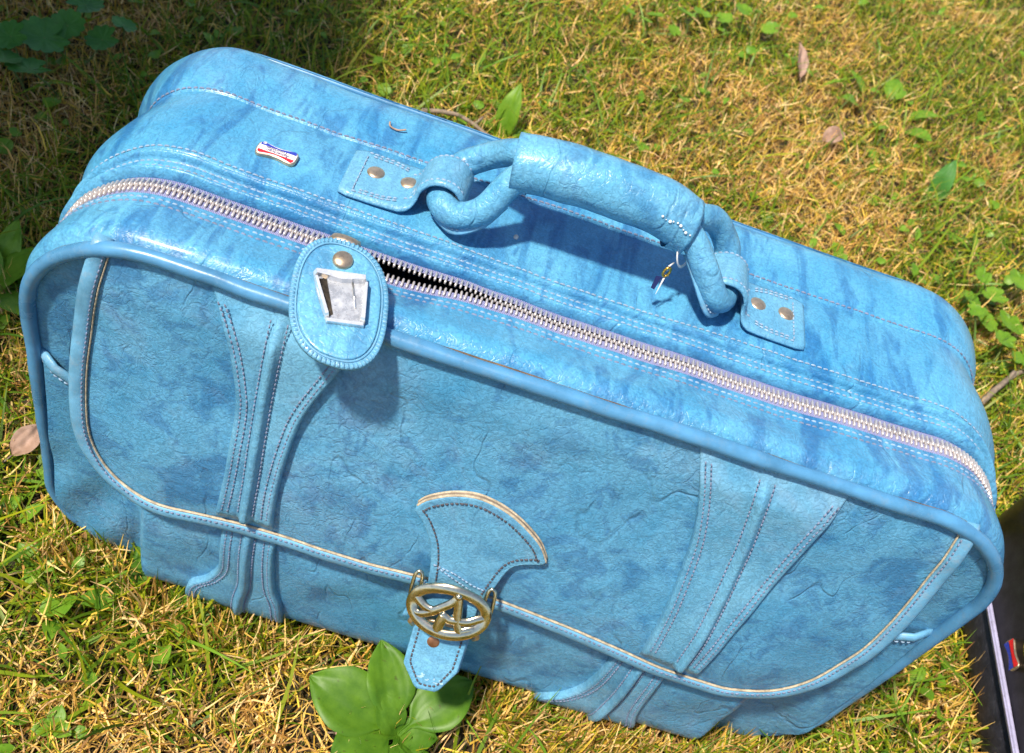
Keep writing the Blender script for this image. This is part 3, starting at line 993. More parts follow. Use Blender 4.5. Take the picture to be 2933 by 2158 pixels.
# clasp plane
CO = np.array([-.0070, -.0500, .1530]); CU = np.array([0.995, 0.0, 0.10]); CU /= np.linalg.norm(CU)
CV = np.array([0, -.5, -.87]); CV /= np.linalg.norm(CV)
CV = CV - CU * CU.dot(CV); CV /= np.linalg.norm(CV)
CN = np.cross(CU, CV)
if CN[1] > 0: CN = -CN
def cp(u, v, w=0.0):
    return CO + CU * u + CV * v + CN * w
TAB = [(-.0195, -.012), (-.0195, .020), (-.0202, .040), (-.0204, .0500), (-.0100, .0645), (-.0075, .0660), (.0045, .0655), (.0070, .0635), (.0160, .0480), (.0168, .035), (.0180, .010), (.0180, -.012)]
tab_o = resample(np.array(TAB), 140, closed=True)
def plate(outline, c, wtop, wbot, name, mat, parent, fr=cp, rings=10, bulge=0.0, wfn=None):
    n = len(outline)
    V, F = [], []
    base = wfn or (lambda u, v: 0.0)
    lev = [(1.0, wbot), (1.0, wtop - abs(wtop - wbot) * .3), (0.985, wtop)] + [(1 - k / rings, wtop) for k in range(1, rings)]
    for (s, w) in lev:
        for (u, v) in outline:
            uu, vv = c[0] + (u - c[0]) * s, c[1] + (v - c[1]) * s
            V.append(fr(uu, vv, w + bulge * (1 - s * s) + base(uu, vv)))
    V.append(fr(c[0], c[1], wtop + bulge + base(*c)))
    for r in range(len(lev) - 1):
        for j in range(n):
            F.append((r * n + j, r * n + (j + 1) % n, (r + 1) * n + (j + 1) % n, (r + 1) * n + j))
    for j in range(n):
        F.append(((len(lev) - 1) * n + j, (len(lev) - 1) * n + (j + 1) % n, len(V) - 1))
    F.append(tuple(range(n))[::-1])
    return new_mesh(name, V, F, mat, parent)
curl = lambda u, v: -0.002 * sm((v + .01) / .03) + 0.0035 * sm((v - .03) / .04) + 0.0006 * N3(u * 60, v * 60, 3)
ltab = plate(tab_o, (-.001, .027), 0.0016, -0.0012, 'hanging_tab', M_STRAP, case, rings=14, wfn=curl)
plate(resample(np.array([(a * 1.0 + .001, b + .0008) for a, b in TAB]), 120, closed=True), (0, .027), -0.0014, -0.0032, 'tab_backing', M_BIND, ltab, rings=4, wfn=curl)
plate(resample(np.array([(-.0235, -.004), (-.0290, .018), (-.0265, .0195), (-.0195, .006), (-.0185, -.004)]), 60, closed=True), (-.023, .004), -0.004, -0.0062, 'under_layer', M_STRAP, ltab, rings=4)
tin = []
for k in range(len(tab_o)):
    p = tab_o[k]
    tin.append((p[0] * 0.79 - .0002, .027 + (p[1] - .027) * 0.89))
seq = [q for q in tin if q[1] > 0.003]
k0 = next(i for i in range(len(seq)) if True)
seq = sorted(seq, key=lambda q: (math.atan2(q[1] - .02, q[0]) + math.pi / 2) % (2 * math.pi), reverse=True)
s3 = MB()
stitch_line(s3, [cp(u, v, 0.0018 + curl(u, v)) for u, v in seq], np.tile(CN, (len(seq), 1)), 0.0032, .75, w=.0006)
s3.build('stitching', M_THREAD_D, ltab, kind='stuff')
v, f = dome(cp(-.0045, .0300, 0.0015 + curl(-.0045, .03)), CN, 0.0043, 0.0009)
new_mesh('rivet', v, f, M_COPPER, ltab)
# pale paint scuff near the tip
sq = MB()
for k in range(16):
    u, vv = rng.uniform(-.009, .008), rng.uniform(.0545, .0585)
    a, b_ = rng.uniform(.0006, .0018), rng.uniform(.0004, .0010)
    pts = [cp(u + a * math.cos(t) * rng.uniform(.7, 1.2), vv + .12 * u + b_ * math.sin(t), 0.00185 + curl(u, vv)) for t in np.linspace(0, 2 * math.pi, 7)[:-1]]
    sq.add(pts, [tuple(range(6))])
sq.build('scuff_mark', M_PALE, ltab, smooth=False, kind='stuff')

# oval buckle with a monogram
bk = MB()
def bw(u):                                   # buckle is slightly domed
    return 0.0105 - 0.004 * (u / .025) ** 2
def bpath(pts):
    return [cp(u, v, bw(u)) for u, v in pts]
oval = [(0.0242 * math.cos(a), 0.0165 * math.sin(a) - .001) for a in np.linspace(0, 2 * math.pi, 73)[:-1]]
v, f = sweep(bpath(oval), 0.0040, 0.0019, ref=CN, nseg=12, closed=True)
buckle = new_mesh('buckle', v, f, M_BRASS, case)
mono = MB()
def bar(pts, r):
    P = catmull(pts, 8)
    v, f = sweep(bpath(P), r * 1.2, r * .62, ref=CN, nseg=10)
    mono.add(v, f)
bar([(0.004, -.0150), (0.0020, -.0095), (-.0060, -.0020), (-.0125, .0035), (-.0185, .0060), (-.0225, .0040)], 0.0026)
bar([(0.004, -.0150), (0.0055, -.0060), (0.0068, .0030), (0.0095, .0110), (0.0125, .0150)], 0.0026)
bar([(-.0225, -.0055), (-.0165, -.0010), (-.0105, .0005), (-.006, -.0020)], 0.0026)
bar([(-.0040, .0010), (0.0010, .0040), (0.0060, .0040), (0.0130, .0035), (0.0190, .0005), (0.0235, -.0010)], 0.0026)
bar([(-.0020, .0020), (-.0035, .0080), (-.0045, .0140)], 0.0031)
bar([(0.0110, .0110), (0.0165, .0085), (0.0210, .0075)], 0.0024)
mono.build('monogram', M_BRASS, buckle)
v, f = dome(cp(0.0042, -.0145, bw(0) + .001), CN, 0.0026, 0.0024, 14, 5)
new_mesh('monogram_bead', v, f, M_BRASS, buckle)
for sgn in (-1, 1):
    loop = [(sgn * .0215, .012), (sgn * .0262, .002), (sgn * .0268, -.014), (sgn * .0255, -.0205), (sgn * .0225, -.0205), (sgn * .0212, -.014), (sgn * .0205, .0)]
    P = catmull([(u, v) for u, v in loop], 6)
    v, f = sweep([cp(u, vv, 0.004) for u, vv in P], 0.0013, ref=CN, nseg=8)
    new_mesh('buckle_loop', v, f, M_BRASS, buckle)
    v, f = sweep([cp(sgn * .0205, .010, .006), cp(sgn * .0225, .0165, .003), cp(sgn * .0205, .0205, -.001)], 0.0019, ref=CN, nseg=8)
    new_mesh('buckle_lug', v, f, M_NICKEL, buckle)
v, f = sweep([cp(-.0225, -.0225, .003), cp(0, -.0225, .0015), cp(.0225, -.0225, .003)], 0.0012, ref=CN, nseg=8)
v2, f2 = sweep([cp(-.0225, .012, .003), cp(0, .012, .0035), cp(.0225, .012, .003)], 0.0014, ref=CN, nseg=8)
m_ = MB(); m_.add(v2, f2); m_.build('buckle_bar', M_NICKEL, buckle)

# ---- carrying handle
HZ = H + 0.0005
def strap_loop(sgn, name):
    """leather tab: flat riveted foot, then up and over the ring of the handle"""
    yc = 0.1215
    prof = [(.1545, .0030), (.150, .0036), (.140, .0038), (.128, .0040), (.1165, .0044), (.1110, .0064), (.1080, .0120), (.1068, .0185), (.1020, .0250), (.0945, .0282), (.0865, .0268), (.0810, .0212), (.0795, .0140), (.0830, .0070), (.0890, .0030), (.096, .0012)]
    P = resample(catmull(prof, 6), 80)
    V = []
    m = 15
    hw = [0.0238, 0.0238, 0.0232, 0.0170, 0.0158, 0.0160, 0.0160]
    for i, (x, z) in enumerate(P):
        t = P[min(i + 1, 79)] - P[max(i - 1, 0)]
        t = t / np.linalg.norm(t)
        nn = np.array([-t[1], t[0]]) * -1
        if nn[1] < 0 and i < 20: nn = -nn
        s = i / 79
        w = float(np.interp(s, [0, .2, .33, .44, .55, .75, 1], hw))
        if i < 4: w *= 0.92 + 0.02 * i
        for j in range(m):
            c = -1 + 2 * j / (m - 1)
            th = 0.0016 * (1 - abs(c) ** 8) + 0.0006 * math.exp(-((abs(c) - .88) / .06) ** 2)
            V.append((sgn * (x + 0), yc + c * w + .002 * 0, HZ - .0010 + z + th))
        for j in range(m):
            c = 1 - 2 * j / (m - 1)
            V.append((sgn * x, yc + c * w, HZ - .0010 + z - 0.0012))
    # offset the underside along the path normal so the strap keeps its thickness where it stands up
    W = []
    for i, (x, z) in enumerate(P):
        t = P[min(i + 1, 79)] - P[max(i - 1, 0)]; t = t / np.linalg.norm(t)
        nn = np.array([t[1], -t[0]])
        if i == 0: n_prev = np.array([0, 1.0])
        if nn.dot(n_prev) < 0: nn = -nn
        n_prev = nn
        for j in range(2 * m):
            vx, vy, vz = V[i * 2 * m + j]
            if j < m:
                th = vz - (HZ - .0010 + z)
            else:
                th = -0.0012
            W.append((sgn * (x + nn[0] * th), vy, HZ - .0010 + z + nn[1] * th))
    F = []
    k = 2 * m
    for i in range(79):
        for j in range(k):
            F.append((i * k + j, i * k + (j + 1) % k, (i + 1) * k + (j + 1) % k, (i + 1) * k + j))
    F.append(tuple(range(k))[::-1]); F.append(tuple(79 * k + j for j in range(k)))
    o = new_mesh(name, W, F, M_STRAP, case)
    mb = MB()
    def line(pts):
        stitch_line(mb, [(sgn * x, y, HZ + z) for x, y, z in pts], np.tile([0, 0, 1.], (len(pts), 1)), 0.0036, .72)
    for e in (.0205, .0178):
        line([(.1190, yc - e * .82, .0052), (.128, yc - e * .96, .0048), (.1455 + (e - .0178) * 1.4, yc - e, .0046)])
        line([(.1190, yc + e * .82, .0052), (.128, yc + e * .96, .0048), (.1455 + (e - .0178) * 1.4, yc + e, .0046)])
    line([(.1462, yc - .0185, .0046), (.1462, yc, .0046), (.1462, yc + .0185, .0046)])
    # stitches over the standing loop
    for e in (-.0125, .0125):
        Q = [q for q in P[26:62]]
        pts = []; nr = []
        n_prev = np.array([0.5, .8])
        for i in range(26, 62):
            t = P[min(i + 1, 79)] - P[max(i - 1, 0)]; t = t / np.linalg.norm(t)
            nn = np.array([t[1], -t[0]])
            if nn.dot(n_prev) < 0: nn = -nn
            n_prev = nn
            q = P[i] + nn * .0007
            pts.append((sgn * q[0], yc + e, HZ + q[1])); nr.append((sgn * nn[0], 0, nn[1]))
        stitch_line(mb, pts, nr, .0036, .72)
    mb.build('stitching', M_THREAD_L, o, kind='stuff')
    for rx in ((.1375, .1165) if sgn < 0 else (.1415, .1215)):
        v, f = dome((sgn * rx, yc + .0035, HZ + .0042 + (0.0006 if rx < .12 else 0)), (sgn * .02 if rx > .12 else sgn * .25, -.02, 1), 0.0058, 0.0019, 22, 6)
        new_mesh('rivet', v, f, M_NICKEL, o)
    return o
strap_loop(-1, 'handle_tab')
strap_loop(1, 'handle_tab')

handle = None
def build_handle():
    global handle
    yc = 0.1200
    # closed cord: two strands that turn round inside the tabs and meet in the grip
    top = [(-.0945, 0, .0145), (-.0925, -.0135, .0140), (-.0800, -.0215, .0150), (-.0660, -.0195, .0250), (-.0540, -.0085, .0450), (-.0380, -.006, .0530), (0, -.006, .0560), (.0380, -.006, .0530),
           (.0570, -.0080, .0470), (.0730, -.0170, .0330), (.0850, -.0210, .0200), (.0925, -.0135, .0140), (.0945, 0, .0145)]
    back = [(.0930, .0140, .0170), (.0880, .0225, .0280), (.0740, .0215, .0420), (.0590, .0110, .0500), (.0380, .006, .0530), (0, .006, .0570), (-.0380, .006, .0540), (-.0560, .0110, .0500), (-.0700, .0215, .0350), (-.0830, .0225, .0240), (-.0930, .0140, .0170)]
    P = catmull([(x, yc + y, HZ + z) for x, y, z in top + back], 10, closed=True)
    P = resample(P, 260, closed=True)
    v, f = sweep(P, 0.0087, 0.0084, ref=(0, 0, 1), nseg=16, closed=True)
    v = [np.array(q) + np.array([0, 0, 1]) * 0.0011 * N3(q[0] * 75, q[1] * 75, q[2] * 75) for q in v]
    handle = new_mesh('handle', v, f, M_GRIP, case)
    # seam flap of leather along the under side of the cord
    # grip sleeve
    n = 60; ns = 28
    V = []
    xs = np.linspace(-.0575, .0550, n)
    for i, x in enumerate(xs):
        z = .0560 - 1.3 * x * x - 14 * max(0, abs(x) - .03) ** 2 * (.55 if x > 0 else .2)
        tx = 1.0
        e = min(1, min(x + .0575, .0550 - x) / .004)
        r = 0.0184 + .0005 * (1 - e) + .0007 * N3(x * 60, 3, 1)
        for j in range(ns):
            a = 2 * math.pi * j / ns
            yy = r * 1.02 * math.cos(a); zz = r * .92 * math.sin(a)
            k = 1 + .03 * N3(x * 45, math.cos(a) * 1.6, math.sin(a) * 1.6)
            slope = -3.8 * x
            V.append((x - zz * slope * .7, yc + yy * k, HZ + z + zz * k))
    F = grid_faces(n, ns)
    F = []
    for i in range(n - 1):
        for j in range(ns):
            F.append((i * ns + j, i * ns + (j + 1) % ns, (i + 1) * ns + (j + 1) % ns, (i + 1) * ns + j))
    # thickness at both ends: inner wall
    b = len(V)
    for i in (0, n - 1):
        for j in range(ns):
            p = np.array(V[i * ns + j]); c = np.array((V[i * ns][0] * .5 + V[i * ns + ns // 2][0] * .5, yc, np.mean([V[i * ns + q][2] for q in range(ns)])))
            V.append(tuple(c + (p - c) * .90 + np.array([.0002 * (1 if i == 0 else -1), 0, 0])))
        for j in range(ns):
            p = np.array(V[i * ns + j]); c = np.array((0, yc, np.mean([V[i * ns + q][2] for q in range(ns)])))
            q = np.array(V[len(V) - ns]) if False else np.array(V[b + (0 if i == 0 else 2 * ns) + j])
            V.append(tuple(q + np.array([.010 * (1 if i == 0 else -1), 0, 0])))
        o1 = b + (0 if i == 0 else 2 * ns); o2 = o1 + ns
        for j in range(ns):
            F.append((i * ns + j, i * ns + (j + 1) % ns, o1 + (j + 1) % ns, o1 + j))
            F.append((o1 + j, o1 + (j + 1) % ns, o2 + (j + 1) % ns, o2 + j))
    grip = new_mesh('grip', V, F, M_GRIP, handle)
    # cord seam: thin fin with stitches under each near strand
    for sgn in (-1, 1):
        seg = catmull([(sgn * .0925, yc - .0190, HZ + .0090), (sgn * .0800, yc - .0265, HZ + .0085), (sgn * .0660, yc - .0250, HZ + .0185), (sgn * .0560, yc - .0150, HZ + .0300)] if sgn < 0 else
                      [(.0930, yc - .0190, HZ + .0085), (.0850, yc - .0265, HZ + .0125), (.0730, yc - .0230, HZ + .0260), (.0600, yc - .0120, HZ + .0380)], 10)
        v, f = sweep(seg, 0.0009, 0.0042, ref=(0, .55, 1), nseg=8)
        fin = new_mesh('cord_seam', v, f, M_BIND, handle)
        mb = MB()
        stitch_line(mb, seg + np.array([0, -.0015, .0004]), np.tile([0, -.85, .5], (len(seg), 1)), .0032, .7)
        mb.build('stitching', M_THREAD_L, fin, kind='stuff')
    # worn-off white flecks on the grip
    mb = MB()
    for k in range(9):
        t = k / 8
        x = .0330 + .0190 * t + rng.uniform(-.0005, .0005)
        z = .0560 - 1.3 * x * x - 7.7 * max(0, abs(x) - .03) ** 2
        a = math.radians(158 + 3 * math.sin(t * 9))
        yy, zz = .0190 * 1.02 * math.cos(a), .0190 * .92 * math.sin(a)
        c = np.array((x + zz * 3.8 * x * .7, yc + yy, HZ + z + zz))
        nn = np.array((0, math.cos(a), math.sin(a)))
        if zz < 0: pass
        v, f = dome(c, nn, rng.uniform(.0004, .0011), .0002, 7, 2)
        mb.add(v, f)
    mb.build('worn_fleck', M_SCUFF, grip, kind='stuff')
build_handle()

# ---- zipper slider and its leather pull tag
sl_i = min(range(NL), key=lambda q: abs(LP[q][0] + .1375) + (0 if LP[q][1] > H - .01 else 9))
sp, _n = w_point(sl_i, ZC, .001)
SX, SY, SZ = -.1375, float(sp[1]), float(sp[2])
mb = MB()
body = [(-.0085, .0035), (-.006, .0062), (.001, .0066), (.0085, .0072), (.0095, .0040), (.0095, -.0040), (.0085, -.0072), (.001, -.0066), (-.006, -.0062), (-.0085, -.0035)]
slider = plate(resample(np.array(body), 60, closed=True), (0, 0), .0042, -.0012, 'zipper_slider', M_NICKEL, case, fr=lambda u, v, w: np.array((SX + u, SY + v, SZ + w)), rings=6, bulge=.0008)
brd = catmull([(SX - .0075, SY, SZ + .0035), (SX - .0065, SY, SZ + .0075), (SX, SY - .0003, SZ + .0092), (SX + .0075, SY - .0005, SZ + .0080), (SX + .0092, SY, SZ + .0035)], 8)
v, f = sweep(brd, .0032, .0011, ref=(0, 0, 1), nseg=10)
new_mesh('bridge', v, f, M_NICKEL, slider)
v, f = sweep(catmull([(SX - .003, SY + .001, SZ + .0062), (SX + .002, SY - .006, SZ + .0075), (SX + .003, SY - .014, SZ + .0095), (SX - .001, SY - .014, SZ + .0095), (SX - .004, SY - .006, SZ + .0075)], 6, closed=True), .0011, ref=(0, 0, 1), nseg=8, closed=True)
new_mesh('ring', v, f, M_NICKEL, slider)

TO = np.array([-.1245, .0000, .3395])         # centre of the tag
TU = np.array([0.985, .03, -0.02]); TU /= np.linalg.norm(TU)
TV = np.array([.0245, -.0740, -.0185]); TV /= np.linalg.norm(TV)
TV = TV - TU * TU.dot(TV) * .35; TV /= np.linalg.norm(TV)
TNn = np.cross(TU, TV); TNn /= np.linalg.norm(TNn)
if TNn[2] < 0: TNn = -TNn
def tp(u, v, w=0.0):
    return TO + TU * u + TV * v + TNn * (w + .0006 * N3(u * 40, v * 40, 5))
def tag_outline(a, b, n, e=2.5):
    out = []
    for k in range(n):
        t = 2 * math.pi * k / n
        c, s = math.cos(t), math.sin(t)
        out.append((math.copysign(abs(c) ** (2 / e), c) * a, math.copysign(abs(s) ** (2 / e), s) * b))
    return resample(np.array(out), n, closed=True)
to = tag_outline(.0268, .0385, 180)
pull = plate(to, (0, 0), .0012, -.0012, 'pull_tag', M_STRAP, slider, fr=tp, rings=8)
ti = tag_outline(.0222, .0339, 160)
pull_face = plate(ti, (0, 0), .0024, .0010, 'raised_face', M_GRIP, case, fr=tp, rings=16, bulge=.0002)
pull.parent = case; pull_face.parent = pull
mb = MB()
to2 = tag_outline(.0254, .0371, 84)
for k in range(84):
    p = to2[k]; q = to2[(k + 1) % 84]
    t = (q - p) / np.linalg.norm(q - p)
    n2 = np.array([t[1], -t[0]])
    c = (p + q) / 2
    V = []
    for w in (.0008, .0019):
        sw = 1.0 if w < .001 else .8
        for (s_, r_) in ((-.00072, -.0014), (.00072, -.0014), (.00072, .0014), (-.00072, .0014)):
            uv = c + t * s_ * sw + n2 * r_ * sw
            V.append(tp(uv[0], uv[1], w))
    mb.add(V, [(4, 5, 6, 7), (0, 1, 5, 4), (1, 2, 6, 5), (2, 3, 7, 6), (3, 0, 4, 7)])
mb.build('crimped_edge', M_BIND, pull, kind='stuff')
v, f = sweep([tp(u, vv, .0015) for u, vv in tag_outline(.0232, .0349, 120)], .0006, ref=TNn, nseg=6, closed=True)
new_mesh('edge_groove', v, f, M_BIND, pull)
v, f = dome(tp(-.0010, -.0245, .0034), TNn, .0056, .0022, 26, 7)
new_mesh('rivet', v, f, M_NICKEL, pull)
# trapezoid metal clip: tray with side walls and folded top
mb = MB()
def tpr(u, v, w):
    c, s_ = math.cos(.2), math.sin(.2)
    return tp(u * c + v * s_, -u * s_ + v * c, w)
def quadbox(mb, P, w0, w1, fr=tpr, inset=0.0):
    c = np.mean(np.array(P), 0)
    V = [fr(u, v, w0) for u, v in P] + [fr(*(c + (np.array((u, v)) - c) * (1 - inset)), w1) for u, v in P]
    n = len(P)
    F = [tuple(range(n))[::-1], tuple(n + k for k in range(n))] + [(k, (k + 1) % n, n + (k + 1) % n, n + k) for k in range(n)]
    mb.add(V, F)
TZ = [(-.0135, -.0140), (.0165, -.0140), (.0160, -.0060), (.0118, .0150), (-.0088, .0150), (-.0128, -.0030)]
quadbox(mb, TZ, .0028, .0042, inset=.03)
clip = mb.build('metal_clip', M_CHROMEP, pull, smooth=False)
mb = MB()
quadbox(mb, [(-.0135, -.0140), (.0165, -.0140), (.0163, -.0112), (.0080, -.0100), (.0015, -.0092), (-.0060, -.0104), (-.0133, -.0112)], .0042, .0085, inset=.10)
quadbox(mb, [(-.0135, -.0112), (-.0118, -.0112), (-.0070, .0128), (-.0092, .0135)], .0042, .0080, inset=.12)
quadbox(mb, [(.0163, -.0112), (.0146, -.0112), (.0096, .0128), (.0120, .0135)], .0042, .0080, inset=.12)
quadbox(mb, [(-.0092, .0130), (.0120, .0130), (.0116, .0150), (-.0088, .0150)], .0042, .0056, inset=.05)
mb.build('clip_frame', M_POLISH, clip, smooth=False)
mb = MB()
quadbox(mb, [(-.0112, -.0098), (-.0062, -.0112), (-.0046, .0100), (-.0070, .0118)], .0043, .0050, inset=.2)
mb.build('clip_wall', M_DARKREFLECT, clip, smooth=False)  # dark reflection of the left inner wall, painted as a dark plate
v, f = sweep([tpr(.0078, -.0100, .0050), tpr(.0080, .0050, .0048)], .0005, ref=TNn, nseg=6)
new_mesh('clip_wire', v, f, M_CHROME, clip)

# ---- enamel badge
BX, BY = -.1972, .1128
BZ = top_z(BX, BY) + .0004
ba = -0.02
def bp_(u, v, w=0.0):                        # text-right = -x, text-up = -y
    c, s = math.cos(ba), math.sin(ba)
    return np.array((BX - u * c + v * s, BY - v * c - u * s, BZ + w + .0))
def dogbone(sx, sy, n=90, waist=.56):
    out = []
    for k in range(n):
        t = 2 * math.pi * k / n
        c, s = math.cos(t), math.sin(t)
        u = math.copysign(abs(c) ** .55, c); v = math.copysign(abs(s) ** .55, s)
        v *= waist + (1 - waist) * abs(u) ** 1.6
        out.append((u * sx, v * sy))
    return out
rim = plate(dogbone(.0128, .0078), (0, 0), .0019, -.0012, 'badge', M_NICKEL, case, fr=bp_, rings=5)
plate(dogbone(.0121, .0072), (0, 0), .00225, .0016, 'badge_face', M_WHITE, rim, fr=bp_, rings=5)
def band(vs, name, mat):
    up, lo, n = [], [], 24
    for k in range(n + 1):
        u = -.0113 + .0226 * k / n
        q = abs(u) / .0121
        top = .0072 * (.56 + .44 * q ** 1.6) - .0007
        if abs(u) > .0095:
            top *= 1 - .35 * ((abs(u) - .0095) / .0018) ** 2
        up.append((u, vs * top)); lo.append((u, vs * min(.0023, top - .0006)))
    V = [bp_(u, v, .0024) for u, v in up] + [bp_(u, v, .0024) for u, v in lo]
    F = [(k, k + 1, n + 2 + k, n + 1 + k) if vs < 0 else (k + 1, k, n + 1 + k, n + 2 + k) for k in range(n)]
    new_mesh(name, V, F, mat, rim, smooth=False)
band(1, 'red_stripe', M_RED)
band(-1, 'blue_stripe', M_BLUE)
def text_mesh(body, size, name, mat, parent, M, extrude=0.0):
    cu = bpy.data.curves.new('txt', 'FONT')
    cu.body = body; cu.size = size; cu.align_x = 'CENTER'; cu.align_y = 'CENTER'
    cu.extrude = extrude; cu.offset = size * .012
    t = bpy.data.objects.new('txt', cu)
    col.objects.link(t)
    bpy.context.view_layer.update()
    me = bpy.data.meshes.new_from_object(t.evaluated_get(bpy.context.evaluated_depsgraph_get()))
    bpy.data.objects.remove(t)
    me.name = name
    me.materials.clear(); me.materials.append(mat)
    o = bpy.data.objects.new(name, me)
    col.objects.link(o)
    o.parent = parent
    o.matrix_local = M
    return o
def badge_M(u, v, w):
    p = bp_(u, v, w)
    x = bp_(1, 0) - bp_(0, 0); y = bp_(0, 1) - bp_(0, 0)
    z = np.cross(x, y)
    M = Matrix(((x[0], y[0], z[0], p[0]), (x[1], y[1], z[1], p[1]), (x[2], y[2], z[2], p[2]), (0, 0, 0, 1)))
    return M
text_mesh('American', .0037, 'badge_lettering', M_INK, rim, badge_M(-.0004, .0010, .00245))
text_mesh('Tourister', .0037, 'badge_lettering', M_INK, rim, badge_M(.0008, -.0013, .00245))
text_mesh('®', .0030, 'badge_lettering', M_WHITE, rim, badge_M(.0092, -.0045, .0026))

st.build('stitching', M_THREAD, case, kind='stuff')
st_l.build('stitching', M_THREAD_L, case, kind='stuff')

# ---- small tag looped on the handle
yc = .1245
charm = tag(empty('loop_tag', (.060, .108, H + .02)), 'tiny navy and white paper tag on a gold ring looped round the handle', 'tag')
def cl(p):
    return tuple(np.array(p, float) - np.array((.060, .108, H + .02)))
ringc = np.array((.0595, yc - .0005, H + .0365))
P = []
for k in range(40):
    a = 2 * math.pi * k / 40
    d1 = np.array((0.25, 0.93, .1)); d2 = np.array((-.45, -.1, .9))
    d1 = d1 / np.linalg.norm(d1); d2 = d2 - d1 * d1.dot(d2); d2 /= np.linalg.norm(d2)
    P.append(cl(ringc + d1 * .0215 * math.cos(a) + d2 * .0150 * math.sin(a)))
v, f = sweep(P, .0009, .0006, ref=(.8, 0, .5), nseg=8, closed=True)
new_mesh('string', v, f, M_WHITE, charm)
g0 = np.array((.0500, .0985, H + .0265))
P = [cl(g0 + np.array((.0004, -.0012, .001)) + np.array((.0020 * math.cos(a), .0010 * math.cos(a), .0036 * math.sin(a)))) for a in np.linspace(0, 2 * math.pi, 25)[:-1]]
v, f = sweep(P, .0009, ref=(.3, -1, 0), nseg=8, closed=True)
new_mesh('gold_ring', v, f, M_GOLD, charm)
v, f = sweep([cl((.0535, .1045, H + .0300)), cl((.0505, .0990, H + .0310)), cl((.0502, .0978, H + .0280))], .0006, ref=(0, 0, 1), nseg=6)
new_mesh('string_end', v, f, M_WHITE, charm)
mb = MB()
q = np.array((.0495, .0965, H + .0225))
for nm, mt, dx, w in (('paper_tag', M_NAVY, -.0022, .0034), ('tag_edge', M_WHITE, .0010, .0011)):
    mb = MB()
    a = np.array((dx, 0, 0)); 
    V = []
    for dy in (-.0004, .0004):
        for (u, vv) in ((-w / 2, 0), (w / 2, .0005), (w / 2 - .001, -.0085 - (.003 if nm == 'tag_edge' else 0)), (-w / 2, -.0080 - (.003 if nm == 'tag_edge' else 0))):
            V.append(cl(q + a + np.array((u, dy + vv * .25, vv))))
    mb.add(V, [(3, 2, 1, 0), (4, 5, 6, 7), (0, 1, 5, 4), (1, 2, 6, 5), (2, 3, 7, 6), (3, 0, 4, 7)])
    mb.build(nm, mt, charm, smooth=False)

# ------------------------------------------------------------------ black case lying at the right
bc = tag(empty('suitcase', (0.670, -0.055, 0), 0.0), 'black hard suitcase with a lavender metal rail lying at the right edge of the picture', 'suitcase')
def shell(name, z0, z1, rtop, rbot, hx=.180, hy=.325):
    prof = [(z0, rbot)] + [(z0 + rbot * (1 - math.cos(a)), rbot * (1 - math.sin(a))) for a in np.linspace(0.2, math.pi / 2, 5)] if rbot else [(z0, 0)]
    prof += [(z1 - rtop * (1 - math.sin(a)), rtop * (1 - math.cos(a))) for a in np.linspace(0, math.pi / 2, 6)] if rtop else [(z1, 0)]
    V, F = [], []
    n = 96
    for (z, ins) in prof:
        r = .040 - ins * .5
        out = []
        for cx, cy, a0 in ((1, 1, 0), (-1, 1, 90), (-1, -1, 180), (1, -1, 270)):
            for k in range(24):
                a = math.radians(a0 + 90 * k / 23)
                out.append((cx * (hx - ins - r) + r * math.cos(a), cy * (hy - ins - r) + r * math.sin(a)))
        for (x, y) in out:
            V.append((x, y, z))
    for i in range(len(prof) - 1):
        for j in range(n):
            F.append((i * n + j, i * n + (j + 1) % n, (i + 1) * n + (j + 1) % n, (i + 1) * n + j))
    F.append(tuple(range(n))[::-1]); F.append(tuple((len(prof) - 1) * n + j for j in range(n)))
    return new_mesh(name, V, F, M_BLACK, bc)
shell('lower_shell', -.004, .0520, 0, .018, hx=.178, hy=.323)
shell('upper_shell', .0560, .190, .024, 0)
def rr2(hx, hy, r, z):
    out = []
    for cx, cy, a0 in ((1, 1, 0), (-1, 1, 90), (-1, -1, 180), (1, -1, 270)):
        for k in range(24):
            a = math.radians(a0 + 90 * k / 23)
            out.append((cx * (hx - r) + r * math.cos(a), cy * (hy - r) + r * math.sin(a), z))
    return out
v, f = sweep(rr2(.1815, .3265, .040, .0535), .0018, .0036, ref=(0, 0, 1), nseg=10, closed=True, power=.6)
rail = new_mesh('rail', v, f, M_RAIL, bc)
v, f = sweep(rr2(.1832, .3282, .040, .0535), .0007, .0010, ref=(0, 0, 1), nseg=8, closed=True)
new_mesh('rail_bead', v, f, M_RAIL, rail)
# badge on the wall facing the blue case (wall x = -hx)
def wp(u, v, w=0.0):                       # u along -y (reads left to right seen from the left), v up
    return np.array((-.180 - w, .163 - u, .0705 + v))
b2 = plate(dogbone(.0140, .0080), (0, 0), .0017, -.001, 'badge', M_NICKEL, bc, fr=wp, rings=4)
def band2(vs, name, mat):
    n = 20
    up, lo = [], []
    for k in range(n + 1):
        u = -.0125 + .025 * k / n
        top = .0080 * (.56 + .44 * (abs(u) / .0140) ** 1.6) - .0008
        up.append((u, vs * top)); lo.append((u, vs * .0004))
    V = [wp(u, v, .0021) for u, v in up] + [wp(u, v, .0021) for u, v in lo]
    new_mesh(name, V, [(k, k + 1, n + 2 + k, n + 1 + k) for k in range(n)], mat, b2, smooth=False)
band2(1, 'red_stripe', M_RED)
band2(-1, 'blue_stripe', M_BLUE)
